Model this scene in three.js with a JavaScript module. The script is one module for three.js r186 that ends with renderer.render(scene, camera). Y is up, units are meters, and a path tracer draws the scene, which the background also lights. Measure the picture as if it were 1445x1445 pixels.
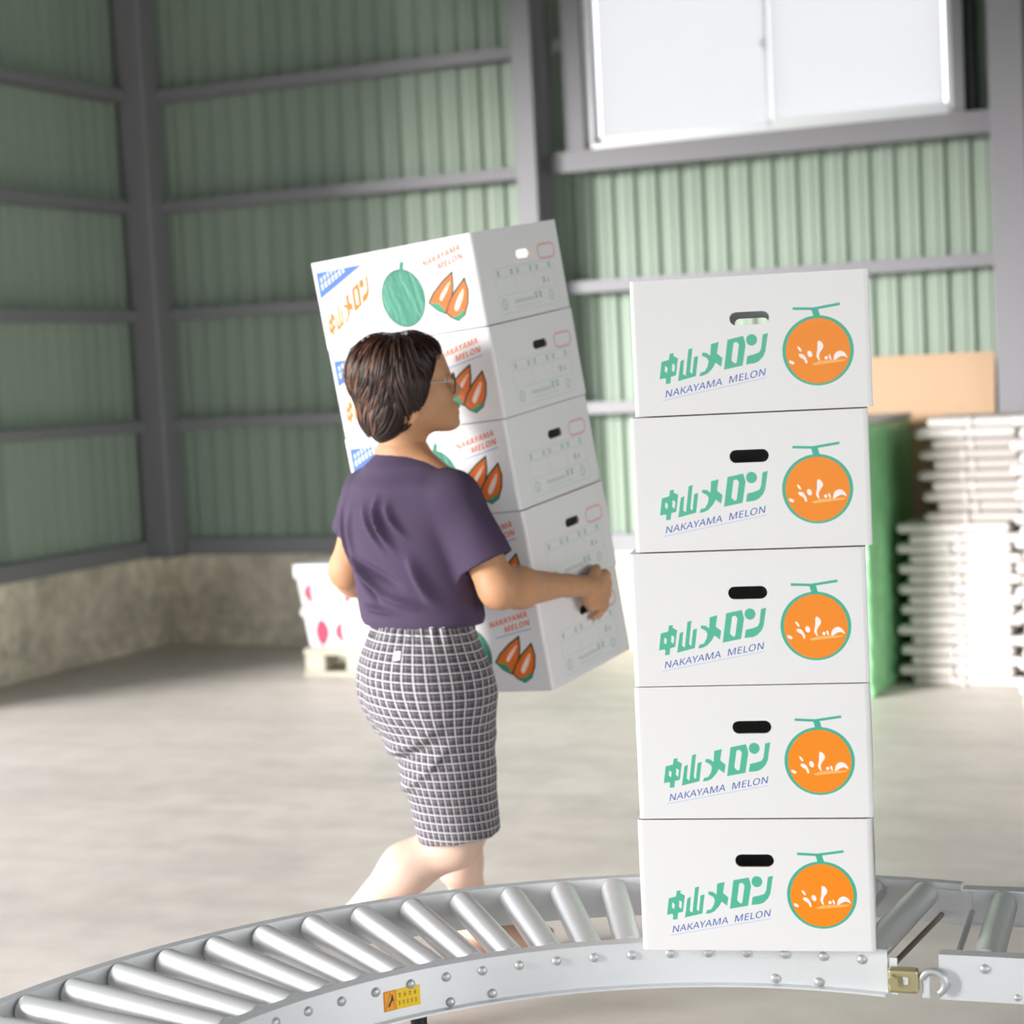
import * as THREE from 'three';
import { mergeGeometries, toCreasedNormals, mergeVertices } from 'three/addons/utils/BufferGeometryUtils.js';
import { RoundedBoxGeometry } from 'three/addons/geometries/RoundedBoxGeometry.js';
import { ImprovedNoise } from 'three/addons/math/ImprovedNoise.js';
import { RectAreaLightUniformsLib } from 'three/addons/lights/RectAreaLightUniformsLib.js';

// ------------------------------------------------------------------ camera, sky, light, exposure
const scene = new THREE.Scene();
const renderer = new THREE.WebGLRenderer({ antialias: true });
renderer.toneMapping = THREE.LinearToneMapping;
renderer.toneMappingExposure = 1.16;
renderer.shadowMap.enabled = true;
RectAreaLightUniformsLib.init();

const camera = new THREE.PerspectiveCamera(2 * Math.atan(722.5 / 2700) * 180 / Math.PI, 1, 0.05, 200);
camera.position.set(0, 1.42, 0);
camera.rotation.set(-0.0722, 0, -0.0495, 'YXZ');
camera.focus = 3.1;
camera.userData.fStop = camera.getFocalLength() / 18;      // an 18 mm wide opening

scene.background = new THREE.Color().setRGB(2.8, 2.84, 2.92);   // even, overcast sky

// the warehouse stands turned against the camera: X along the far wall, Z out of it into the hall
const HALL = { x: -1.994, z: -10.8, turn: -0.4288 };
const cT = Math.cos(HALL.turn), sT = Math.sin(HALL.turn);
const hall = (u, y, v) => new THREE.Vector3(HALL.x + u * cT + v * sT, y, HALL.z - u * sT + v * cT);
function inHall(o, u = 0, y = 0, v = 0) { o.position.copy(hall(u, y, v)); o.rotation.y = HALL.turn; return o; }

const DOOR_L = { v0: 2.6, v1: 13.2, h: 3.6 }, ADDED_DOOR_F = { u0: 6.0, u1: 10.0, h: 3.0 }, ADDED_DOOR_R = { v0: 6.0, v1: 10.5, h: 2.4 };  // front and right doorways are added out of view to let in fill light
const HALL_U = 13, HALL_V = 14.5, HALL_H = 5.6;
// low hazy sun glow that comes in through the open side door, from beside and a little behind the camera
const sun = new THREE.DirectionalLight(new THREE.Color().setRGB(1, 0.975, 0.94), 8.0);
sun.name = 'hazy_low_sun';
{
  const el = 14 * Math.PI / 180, towards = hall(0.75, 0, -1).sub(hall(0, 0, 0)).normalize().multiplyScalar(Math.cos(el)); towards.y = -Math.sin(el);
  sun.target.position.copy(hall(3.5, 1.5, 3)); sun.position.copy(sun.target.position).addScaledVector(towards, -18);
  sun.castShadow = true; sun.shadow.radius = 45; sun.shadow.mapSize.set(2048, 2048);
  Object.assign(sun.shadow.camera, { left: -12, right: 12, top: 8, bottom: -6, near: 0.5, far: 40 });
}
scene.add(sun, sun.target);
function fillLight(name, w, h, strength, from, to) {  // added area light that fills in from an unseen doorway
  const l = new THREE.RectAreaLight(new THREE.Color().setRGB(1, 0.99, 0.98), strength, w, h);
  l.name = name; l.position.copy(from); l.lookAt(to); scene.add(l); return l;
}
fillLight('added_front_fill', ADDED_DOOR_F.u1 - ADDED_DOOR_F.u0 - 0.2, ADDED_DOOR_F.h - 0.2, 1.5, hall((ADDED_DOOR_F.u0 + ADDED_DOOR_F.u1) / 2, ADDED_DOOR_F.h / 2, HALL_V - 0.03), hall((ADDED_DOOR_F.u0 + ADDED_DOOR_F.u1) / 2, ADDED_DOOR_F.h / 2, 0));  // added fill that brightens the carton fronts on the conveyor
fillLight('added_right_fill', ADDED_DOOR_R.v1 - ADDED_DOOR_R.v0 - 0.2, ADDED_DOOR_R.h - 0.2, 6, hall(HALL_U - 0.03, ADDED_DOOR_R.h / 2, (ADDED_DOOR_R.v0 + ADDED_DOOR_R.v1) / 2), hall(0, ADDED_DOOR_R.h / 2, (ADDED_DOOR_R.v0 + ADDED_DOOR_R.v1) / 2));  // added fill that brightens the dim ends of the carried cartons

// ------------------------------------------------------------------ helpers
let seed = 7;
const rnd = () => { seed = (seed * 1664525 + 1013904223) >>> 0; return seed / 4294967296; };
const rr = (a, b) => a + (b - a) * rnd();
const noise3 = new ImprovedNoise();
const V3 = (x, y, z) => new THREE.Vector3(x, y, z);
const W = (x, y, ahead) => new THREE.Vector3(x, y, -ahead);      // metres right of, above the floor at, and ahead of the camera's foot point
const lerp = THREE.MathUtils.lerp, clamp = THREE.MathUtils.clamp, sstep = THREE.MathUtils.smoothstep;
const taken = new Map();
function numbered(name) { const n = taken.get(name) ?? 0; taken.set(name, n + 1); return n ? `${name}_${String(n).padStart(3, '0')}` : name; }
function mesh(name, geo, mat, parent = scene) {
  const m = new THREE.Mesh(geo, mat); m.name = parent === scene ? numbered(name) : name;
  m.castShadow = m.receiveShadow = true; parent.add(m); return m;
}
function tag(o, label, category, group, kind) {
  o.userData.label = label; o.userData.category = category;
  if (group) o.userData.group = group;
  if (kind) o.userData.kind = kind;
  return o;
}
function thing(name, label, category, group) { const g = new THREE.Group(); g.name = numbered(name); scene.add(g); return tag(g, label, category, group); }
function structure(name, label, category) { const g = new THREE.Group(); g.name = name; g.userData.kind = 'structure'; scene.add(g); if (label) tag(g, label, category); return g; }
function copyOf(o, label) {
  const c = o.clone(); c.name = numbered(o.name.replace(/_\d{3}$/, '')); c.userData = { ...o.userData }; if (label) c.userData.label = label; scene.add(c); return c;
}
const bx = (w, h, d, x = 0, y = 0, z = 0) => new THREE.BoxGeometry(w, h, d).translate(x, y, z);
const rbx = (w, h, d, r, x = 0, y = 0, z = 0, s = 2) => new RoundedBoxGeometry(w, h, d, s, r).translate(x, y, z);
const merge = (list) => mergeGeometries(list.map((g) => { const h = g.index ? g.toNonIndexed() : g; for (const k of Object.keys(h.attributes)) if (!['position', 'normal', 'uv'].includes(k)) h.deleteAttribute(k); return h; }));
function shapeOf(pts) { const s = new THREE.Shape(); pts.forEach(([x, y], i) => (i ? s.lineTo(x, y) : s.moveTo(x, y))); return s; }
/** A closed outline in (x, z), standing from y0 to y1. */
const upright = (pts, y0, y1) => new THREE.ExtrudeGeometry(shapeOf(pts.map(([x, z]) => [x, -z])), { depth: y1 - y0, bevelEnabled: false }).rotateX(-Math.PI / 2).translate(0, y0, 0);
/** A closed outline in (z, y), running from x0 to x1. */
const along = (pts, x0, x1) => new THREE.ExtrudeGeometry(shapeOf(pts.map(([z, y]) => [-z, y])), { depth: x1 - x0, bevelEnabled: false }).rotateY(Math.PI / 2).translate(x0, 0, 0);
function tubeBetween(a, b, ra, rb = ra, seg = 14) {
  const d = b.clone().sub(a), g = new THREE.CylinderGeometry(rb, ra, d.length(), seg);
  return g.applyQuaternion(new THREE.Quaternion().setFromUnitVectors(V3(0, 1, 0), d.clone().normalize())).translate((a.x + b.x) / 2, (a.y + b.y) / 2, (a.z + b.z) / 2);
}
/** uv in metres from the position along the two axes that the face lies in. */
function metreUV(g, scale = 1) {
  const p = g.attributes.position, n = g.attributes.normal, uv = new Float32Array(p.count * 2);
  for (let i = 0; i < p.count; i++) {
    const ax = Math.abs(n.getX(i)), ay = Math.abs(n.getY(i)), az = Math.abs(n.getZ(i));
    const [a, b] = ay >= ax && ay >= az ? [p.getX(i), p.getZ(i)] : ax >= az ? [p.getZ(i), p.getY(i)] : [p.getX(i), p.getY(i)];
    uv[i * 2] = a * scale; uv[i * 2 + 1] = b * scale;
  }
  return g.setAttribute('uv', new THREE.BufferAttribute(uv, 2));
}

// ------------------------------------------------------------------ textures and materials
function canvas(w, h, draw) { const c = document.createElement('canvas'); c.width = w; c.height = h; draw(c.getContext('2d'), w, h); return c; }
function canvasTexture(c, repeat) {
  const t = new THREE.CanvasTexture(c); t.colorSpace = THREE.SRGBColorSpace; t.anisotropy = 8;
  if (repeat) { t.wrapS = t.wrapT = THREE.RepeatWrapping; t.repeat.set(...repeat); }
  return t;
}
/** A tileable noise map: f(x, y) in 0..1 over the unit square gives [r, g, b] in sRGB bytes. */
function dataTexture(n, f, srgb = true, repeat = [1, 1]) {
  const d = new Uint8Array(n * n * 4);
  for (let y = 0; y < n; y++) for (let x = 0; x < n; x++) { const c = f(x / n, y / n), o = (y * n + x) * 4; d[o] = c[0]; d[o + 1] = c[1]; d[o + 2] = c[2]; d[o + 3] = 255; }
  const t = new THREE.DataTexture(d, n, n); t.magFilter = THREE.LinearFilter; t.minFilter = THREE.LinearMipmapLinearFilter; t.generateMipmaps = true;
  t.wrapS = t.wrapT = THREE.RepeatWrapping; t.repeat.set(...repeat); if (srgb) t.colorSpace = THREE.SRGBColorSpace; t.needsUpdate = true; return t;
}
function wrapNoise(fx, fy, oct = 4, s = 0) {     // tiles over the unit square
  return (x, y) => {
    let v = 0, a = 0.5, k = 1;
    for (let i = 0; i < oct; i++) {
      const X = x * fx * k, Y = y * fy * k, PX = fx * k, PY = fy * k, q = s + i * 7.3;
      const n = (dx, dy) => noise3.noise(X - dx * PX + 31.7, Y - dy * PY + 11.3, q);
      v += a * lerp(lerp(n(0, 0), n(1, 0), x), lerp(n(0, 1), n(1, 1), x), y); a *= 0.55; k *= 2;
    }
    return v;
  };
}
const fA = wrapNoise(3, 3, 5, 1), fB = wrapNoise(22, 22, 3, 5), fS = wrapNoise(3, 26, 4, 9), fS2 = wrapNoise(18, 4, 4, 14);
const floorMap = dataTexture(1024, (x, y) => {
  const k = 1 + 0.16 * fA(x, y) + 0.12 * fB(x, y) + 0.1 * fS(x, y), w = 3 * fA(y, x);
  return [clamp(207 * k + w, 0, 255), clamp(200 * k, 0, 255), clamp(194 * k - w, 0, 255)];
}, true, [1 / 3.2, 1 / 3.2]);
const concreteMap = dataTexture(512, (x, y) => {
  const stain = sstep(fA(x, y), 0.12, 0.3), k = 1 + 0.35 * fA(x + 0.3, y) + 0.3 * fB(x, y) + 0.2 * fS2(x, y) - 0.2 * stain;
  return [clamp(214 * k, 0, 255), clamp(203 * k, 0, 255), clamp(186 * k, 0, 255)];
}, true, [1 / 1.6, 1 / 1.6]);
const grainMap = dataTexture(256, (x, y) => { const g = clamp(128 + 160 * fB(x, y) + 70 * (rnd() - 0.5), 0, 255); return [g, g, g]; }, false, [6, 6]);
const brushedMap = dataTexture(256, (x, y) => { const g = clamp(120 + 120 * fS(x, y) + 60 * (rnd() - 0.5), 0, 255); return [g, g, g]; }, false, [8, 8]);

const std = (o) => new THREE.MeshStandardMaterial(o), phys = (o) => new THREE.MeshPhysicalMaterial(o);
const M = {
  floor: std({ map: floorMap, roughness: 0.5, bumpMap: grainMap, bumpScale: 0.0006 }),
  concrete: std({ map: concreteMap, roughness: 0.95, bumpMap: grainMap, bumpScale: 0.002 }),
  yard: std({ color: 0x8f8d88, roughness: 1 }),
  sheets: [0x94a395, 0x8d9c8e, 0x9aa99a].map((color) => std({ color, roughness: 0.55, metalness: 0.1 })),
  steel: std({ color: 0x89888d, roughness: 0.6, metalness: 0.15 }),
  roof: std({ color: 0x2c2e2c, roughness: 0.8 }),
  aluminium: std({ color: 0xc9ccd0, roughness: 0.4, metalness: 0.7 }),
  sash: std({ color: 0xd7d9dc, roughness: 0.45, metalness: 0.3 }),
  frosted: phys({ color: new THREE.Color().setRGB(0.65, 0.65, 0.655), transmission: 1, roughness: 0.9, thickness: 0 }),
  darkUpright: std({ color: 0x24292e, roughness: 0.8 }),
  zinc: std({ color: 0xdfe2e6, roughness: 0.45, metalness: 0.4, bumpMap: brushedMap, bumpScale: 0.0002 }),
  roller: std({ color: 0xe2e3e5, roughness: 0.38, metalness: 0.5, bumpMap: brushedMap, bumpScale: 0.00015 }),
  bolt: std({ color: 0xbfc1c3, roughness: 0.45, metalness: 0.5 }),
  blackSteel: std({ color: 0x202024, roughness: 0.45, metalness: 0.3 }),
  brass: std({ color: 0xb8ae86, roughness: 0.4, metalness: 0.6 }),
  rod: std({ color: 0xa3968c, roughness: 0.5, metalness: 0.5 }),
};

// ------------------------------------------------------------------ the hall
{
  const f = mesh('floor', metreUV(bx(HALL_U + 0.4, 0.2, HALL_V + 0.4, HALL_U / 2, -0.1, HALL_V / 2)), M.floor);
  f.userData.kind = 'structure'; tag(inHall(f), 'pale worn concrete warehouse floor with faint wheel streaks', 'floor');
  const g = mesh('ground', bx(90, 0.2, 90, HALL_U / 2, -0.32, HALL_V / 2), M.yard);
  g.userData.kind = 'structure'; tag(inHall(g), 'grey paved yard outside the warehouse', 'ground');
}
const PITCH = 0.118;
/** One corrugated sheet from u0 to u1: broad pans with narrow grooves. */
function corrugated(u0, u1, y0, y1) {
  const front = [], n = Math.max(1, Math.round((u1 - u0) / PITCH)), p = (u1 - u0) / n, t = 0.004, deep = 0.022;
  for (let i = 0; i < n; i++) {
    const a = u0 + i * p;
    front.push([a, -deep], [a + p * 0.13, -deep], [a + p * 0.27, 0], [a + p * 0.58, 0], [a + p * 0.62, -0.006], [a + p * 0.68, -0.006], [a + p * 0.72, 0], [a + p * 0.9, 0]);
  }
  front.push([u1, -deep]);
  return upright([...front, ...front.slice().reverse().map(([u, v]) => [u, v - t])], y0, y1);
}
const Cgirt = (v0, y) => [[v0, y + 0.03], [v0 + 0.1, y + 0.03], [v0 + 0.1, y - 0.03], [v0 + 0.08, y - 0.03], [v0 + 0.08, y - 0.027], [v0 + 0.097, y - 0.027], [v0 + 0.097, y + 0.027], [v0 + 0.003, y + 0.027], [v0 + 0.003, y - 0.03], [v0, y - 0.03]];
const GIRTS = [1.228, 1.832, 2.424, 3.026, 3.63, 4.23, 4.84];
const WIN = { u0: 2.74, u1: 4.56, y0: 2.5, y1: 4.1 };
const wallBack = structure('wall_back', 'green corrugated steel wall with grey girts above a concrete plinth', 'wall');
inHall(wallBack);
mesh('plinth', metreUV(bx(HALL_U + 0.2, 0.5, 0.2, HALL_U / 2 - 0.1, 0.25, -0.04)), M.concrete, wallBack);
mesh('base_channel', merge([bx(HALL_U, 0.085, 0.008, HALL_U / 2, 0.543, 0.06), bx(HALL_U, 0.006, 0.09, HALL_U / 2, 0.5 + 0.003, 0.02), bx(HALL_U, 0.006, 0.09, HALL_U / 2, 0.588, 0.02)]), M.steel, wallBack);
{
  const cuts = []; for (let u = 0; u < HALL_U - 0.1; u += 0.826) cuts.push(u);
  let k = 0;
  const sheet = (a, b, y0, y1) => mesh('cladding_sheet', corrugated(a, b, y0, y1), M.sheets[(k++ * 7) % 3], wallBack);
  for (const a of cuts) {
    const b = Math.min(a + 0.826, HALL_U);
    if (b <= WIN.u0 || a >= WIN.u1) { sheet(a, b, 0.5, HALL_H); continue; }
    if (a < WIN.u0) sheet(a, WIN.u0, WIN.y0, WIN.y1);
    if (b > WIN.u1) sheet(WIN.u1, b, WIN.y0, WIN.y1);
    sheet(a, b, 0.5, WIN.y0); sheet(a, b, WIN.y1, HALL_H);
  }
  for (const y of GIRTS) {
    for (const [a, b] of [[0.22, 2.43], [2.56, 4.74], [4.9, HALL_U]]) {
      if (a === 2.56 && Math.abs(y - 2.424) < 0.01) continue;
      if (a === 2.56 && y > WIN.y0 && y < WIN.y1) { mesh('girt', along(Cgirt(0.003, y), a + 0.02, WIN.u0 - 0.1), M.steel, wallBack); continue; }
      mesh('girt', along(Cgirt(0.003, y), a, b), M.steel, wallBack);
    }
  }
  mesh('window_girt', along(Cgirt(0.05, 2.44).map(([v, y]) => [v, (y - 2.44) * 1.7 + 2.448]), 2.575, 4.75), M.steel, wallBack);
  mesh('window_stud', merge([bx(0.1, WIN.y1 - WIN.y0, 0.012, WIN.u0 - 0.05, (WIN.y0 + WIN.y1) / 2, 0.115), bx(0.012, WIN.y1 - WIN.y0, 0.11, WIN.u0 - 0.006, (WIN.y0 + WIN.y1) / 2, 0.06)]), M.steel, wallBack);
  mesh('window_stud', merge([bx(0.05, WIN.y1 - WIN.y0, 0.012, WIN.u1 + 0.015, (WIN.y0 + WIN.y1) / 2, 0.115), bx(0.012, WIN.y1 - WIN.y0, 0.11, WIN.u1 + 0.006, (WIN.y0 + WIN.y1) / 2, 0.06)]), M.steel, wallBack);
  mesh('dark_upright', new THREE.CylinderGeometry(0.032, 0.032, 2.6, 20).translate(4.625, 3.81, 0.06), M.darkUpright, wallBack);  // plain dark upright cylinder beside the window
}
{
  const w = structure('window_1', 'wide aluminium sliding window of frosted glass, blown white by daylight', 'window'); inHall(w);
  const { u0, u1, y0, y1 } = WIN, h = y1 - y0, cy = (y0 + y1) / 2, cu = (u0 + u1) / 2 + 0.02, wd = u1 - u0;
  mesh('window_frame', merge([bx(0.035, h, 0.09, u0 + 0.0175, cy, 0.045), bx(0.035, h, 0.09, u1 - 0.0175, cy, 0.045), bx(wd, 0.03, 0.09, (u0 + u1) / 2, y0 + 0.015, 0.045), bx(wd, 0.035, 0.09, (u0 + u1) / 2, y1 - 0.0175, 0.045)]), M.sash, w);
  for (const [a, b, v] of [[u0 + 0.035, cu + 0.007, 0.035], [cu - 0.007, u1 - 0.035, 0.06]]) {
    const s = mesh('sash', merge([bx(0.014, h - 0.065, 0.022, a + 0.007, cy, v), bx(0.012, h - 0.065, 0.022, b - 0.006, cy, v), bx(b - a, 0.03, 0.022, (a + b) / 2, y0 + 0.045, v), bx(b - a, 0.03, 0.022, (a + b) / 2, y1 - 0.05, v)]), M.sash, w);
    mesh('pane', bx(b - a - 0.05, h - 0.12, 0.004, (a + b) / 2, cy, v), M.frosted, s);
  }
  mesh('crescent_lock', merge([bx(0.012, 0.06, 0.014, cu, 2.92, 0.08), new THREE.TorusGeometry(0.016, 0.005, 8, 14, Math.PI).rotateZ(Math.PI / 2).translate(cu - 0.005, 2.92, 0.09)]), M.bolt, w);
}
/** An H-section column: flanges along u, web out of the wall. */
function column(label, u, v0, depth, flange, tf, tw) {
  const c = thing('steel_column', label, 'column'); c.userData.kind = 'structure'; inHall(c, u, 0, 0);
  mesh('flange', bx(flange, HALL_H - 0.02, tf, 0, HALL_H / 2 + 0.005, v0 + depth - tf / 2), M.steel, c);
  mesh('flange', bx(flange, HALL_H - 0.02, tf, 0, HALL_H / 2 + 0.005, v0 + tf / 2), M.steel, c);
  mesh('web', bx(tw, HALL_H - 0.02, depth - 2 * tf, 0, HALL_H / 2 + 0.005, v0 + depth / 2), M.steel, c);
  mesh('base_plate', bx(flange + 0.02, 0.02, depth + 0.02, 0, 0.01, v0 + depth / 2 + 0.01), M.steel, c);
}
column('slim grey steel column between the green wall bays beside the window', 2.482, 0.065, 0.2, 0.105, 0.009, 0.006);
column('broad grey steel column behind the stacked white carton bundles', 4.82, 0.065, 0.25, 0.15, 0.012, 0.008);
column('broad grey steel column further along the green wall', 9.2, 0.065, 0.25, 0.15, 0.012, 0.008);
{
  const c = thing('steel_column', 'dark grey square steel column standing in the corner of the hall', 'column'); c.userData.kind = 'structure'; inHall(c, 0, 0, 0);
  mesh('shaft', rbx(0.165, HALL_H - 0.52, 0.165, 0.012, 0.133, 0.51 + (HALL_H - 0.52) / 2, 0.133), M.steel, c);
  mesh('base_plate', bx(0.2, 0.012, 0.2, 0.13, 0.506, 0.13), M.steel, c);
}
const wallLeft = structure('wall_left', 'green corrugated side wall with dark grey girts and a concrete plinth', 'wall');
inHall(wallLeft);
mesh('plinth', metreUV(bx(0.2, 0.5, DOOR_L.v0, -0.04, 0.25, DOOR_L.v0 / 2)), M.concrete, wallLeft);
{
  const v1 = DOOR_L.v0, turn = (g) => g.rotateY(Math.PI / 2).translate(0, 0, 0);   // runs along the side wall: (u, v) becomes (v, -u)
  for (let k = 0, a = -v1; k < 4; k++, a += v1 / 4) mesh('cladding_sheet', turn(corrugated(a, a + v1 / 4, 0.5, HALL_H)), M.sheets[k % 3], wallLeft);
  mesh('base_channel', turn(merge([bx(v1, 0.085, 0.008, -v1 / 2, 0.543, 0.06), bx(v1, 0.006, 0.09, -v1 / 2, 0.503, 0.02), bx(v1, 0.006, 0.09, -v1 / 2, 0.588, 0.02)])), M.steel, wallLeft);
  for (const y of GIRTS) mesh('girt', turn(along(Cgirt(0.003, y), -v1, -0.22)), M.steel, wallLeft);
  mesh('header_wall', bx(0.16, HALL_H - DOOR_L.h, DOOR_L.v1 - DOOR_L.v0, -0.08, (HALL_H + DOOR_L.h) / 2, (DOOR_L.v0 + DOOR_L.v1) / 2), M.sheets[0], wallLeft);
  mesh('wall_panel', bx(0.16, HALL_H, HALL_V - DOOR_L.v1, -0.08, HALL_H / 2, (HALL_V + DOOR_L.v1) / 2), M.sheets[0], wallLeft);
  mesh('door_frame', merge([bx(0.2, DOOR_L.h, 0.12, -0.09, DOOR_L.h / 2, v1 + 0.06), bx(0.2, DOOR_L.h, 0.12, -0.09, DOOR_L.h / 2, DOOR_L.v1 - 0.06), bx(0.2, 0.12, DOOR_L.v1 - v1, -0.09, DOOR_L.h - 0.06, (v1 + DOOR_L.v1) / 2)]), M.steel, wallLeft);
}
{
  const w = structure('wall_front', 'warehouse wall with an unseen doorway added to let in fill light', 'wall'); inHall(w);
  mesh('wall_panel', bx(ADDED_DOOR_F.u0 + 0.16, HALL_H, 0.16, ADDED_DOOR_F.u0 / 2 - 0.08, HALL_H / 2, HALL_V + 0.08), M.sheets[0], w);
  mesh('wall_panel', bx(HALL_U - ADDED_DOOR_F.u1, HALL_H, 0.16, (HALL_U + ADDED_DOOR_F.u1) / 2, HALL_H / 2, HALL_V + 0.08), M.sheets[0], w);
  mesh('header_wall', bx(ADDED_DOOR_F.u1 - ADDED_DOOR_F.u0, HALL_H - ADDED_DOOR_F.h, 0.16, (ADDED_DOOR_F.u0 + ADDED_DOOR_F.u1) / 2, (HALL_H + ADDED_DOOR_F.h) / 2, HALL_V + 0.08), M.sheets[0], w);
  const r = structure('wall_right', 'green side wall of the warehouse with an added open doorway for fill light', 'wall'); inHall(r);
  mesh('wall_panel', bx(0.16, HALL_H, ADDED_DOOR_R.v0 + 0.15, HALL_U + 0.08, HALL_H / 2, ADDED_DOOR_R.v0 / 2 - 0.075), M.sheets[0], r);
  mesh('wall_panel', bx(0.16, HALL_H, HALL_V - ADDED_DOOR_R.v1, HALL_U + 0.08, HALL_H / 2, (HALL_V + ADDED_DOOR_R.v1) / 2), M.sheets[0], r);
  mesh('header_wall', bx(0.16, HALL_H - ADDED_DOOR_R.h, ADDED_DOOR_R.v1 - ADDED_DOOR_R.v0, HALL_U + 0.08, (HALL_H + ADDED_DOOR_R.h) / 2, (ADDED_DOOR_R.v0 + ADDED_DOOR_R.v1) / 2), M.sheets[0], r);
  const c = structure('ceiling', 'dark warehouse roof on steel purlins', 'ceiling'); inHall(c);
  mesh('roof_deck', bx(HALL_U + 0.6, 0.12, HALL_V + 0.6, HALL_U / 2, HALL_H + 0.06, HALL_V / 2), M.roof, c);
  for (let v = 1; v < HALL_V; v += 1.5) mesh('purlin', bx(HALL_U, 0.1, 0.06, HALL_U / 2, HALL_H - 0.05, v), M.steel, c);
}

// ------------------------------------------------------------------ roller conveyor
const TOP = 0.545, BEND = { x: 0.162, z: -2.135, ri: 0.728, ro: 1.106 }, DEG = Math.PI / 180;
/** Point on the bend: radius, height, angle from straight ahead (to the right is positive), relative to the bend's centre. */
const onBend = (r, y, deg) => V3(r * Math.sin(deg * DEG), y, -r * Math.cos(deg * DEG));
function sweepBend(profile, a0, a1, n) {            // a closed outline in (radius, height) swept round the bend
  const pos = [], P = (i, j) => { const [r, y] = profile[j % profile.length]; return onBend(r, y, lerp(a0, a1, i / n)); };
  const tri = (a, b, c) => pos.push(a.x, a.y, a.z, b.x, b.y, b.z, c.x, c.y, c.z);
  for (let i = 0; i < n; i++) for (let j = 0; j < profile.length; j++) { const a = P(i, j), b = P(i + 1, j), c = P(i + 1, j + 1), d = P(i, j + 1); tri(a, b, c); tri(a, c, d); }
  const faces = THREE.ShapeUtils.triangulateShape(profile.map(([x, y]) => new THREE.Vector2(x, y)), []);
  for (const [a, b, c] of faces) { tri(P(0, a), P(0, c), P(0, b)); tri(P(n, a), P(n, b), P(n, c)); }
  const g = new THREE.BufferGeometry(); g.setAttribute('position', new THREE.Float32BufferAttribute(pos, 3)); g.computeVertexNormals();
  return metreUV(toCreasedNormals(g, 0.4));
}
const rollerShape = (len) => {
  const r = 0.0225, pts = [[0.0, -len / 2 + 0.001], [0.012, -len / 2 + 0.001], [0.0125, -len / 2], [r - 0.003, -len / 2], [r - 0.0008, -len / 2 + 0.001], [r, -len / 2 + 0.004], [r, len / 2 - 0.004], [r - 0.0008, len / 2 - 0.001], [r - 0.003, len / 2], [0.0125, len / 2], [0.012, len / 2 - 0.001], [0, len / 2 - 0.001]];
  return new THREE.LatheGeometry(pts.map(([x, y]) => new THREE.Vector2(x, y)), 32).rotateX(Math.PI / 2);
};
const boltShape = new THREE.LatheGeometry([[0, 0.0055], [0.004, 0.005], [0.0068, 0.003], [0.0075, 0]].map(([x, y]) => new THREE.Vector2(x, y)), 12).rotateX(Math.PI / 2);
const AX = TOP + 0.0015 - 0.0225;
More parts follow.
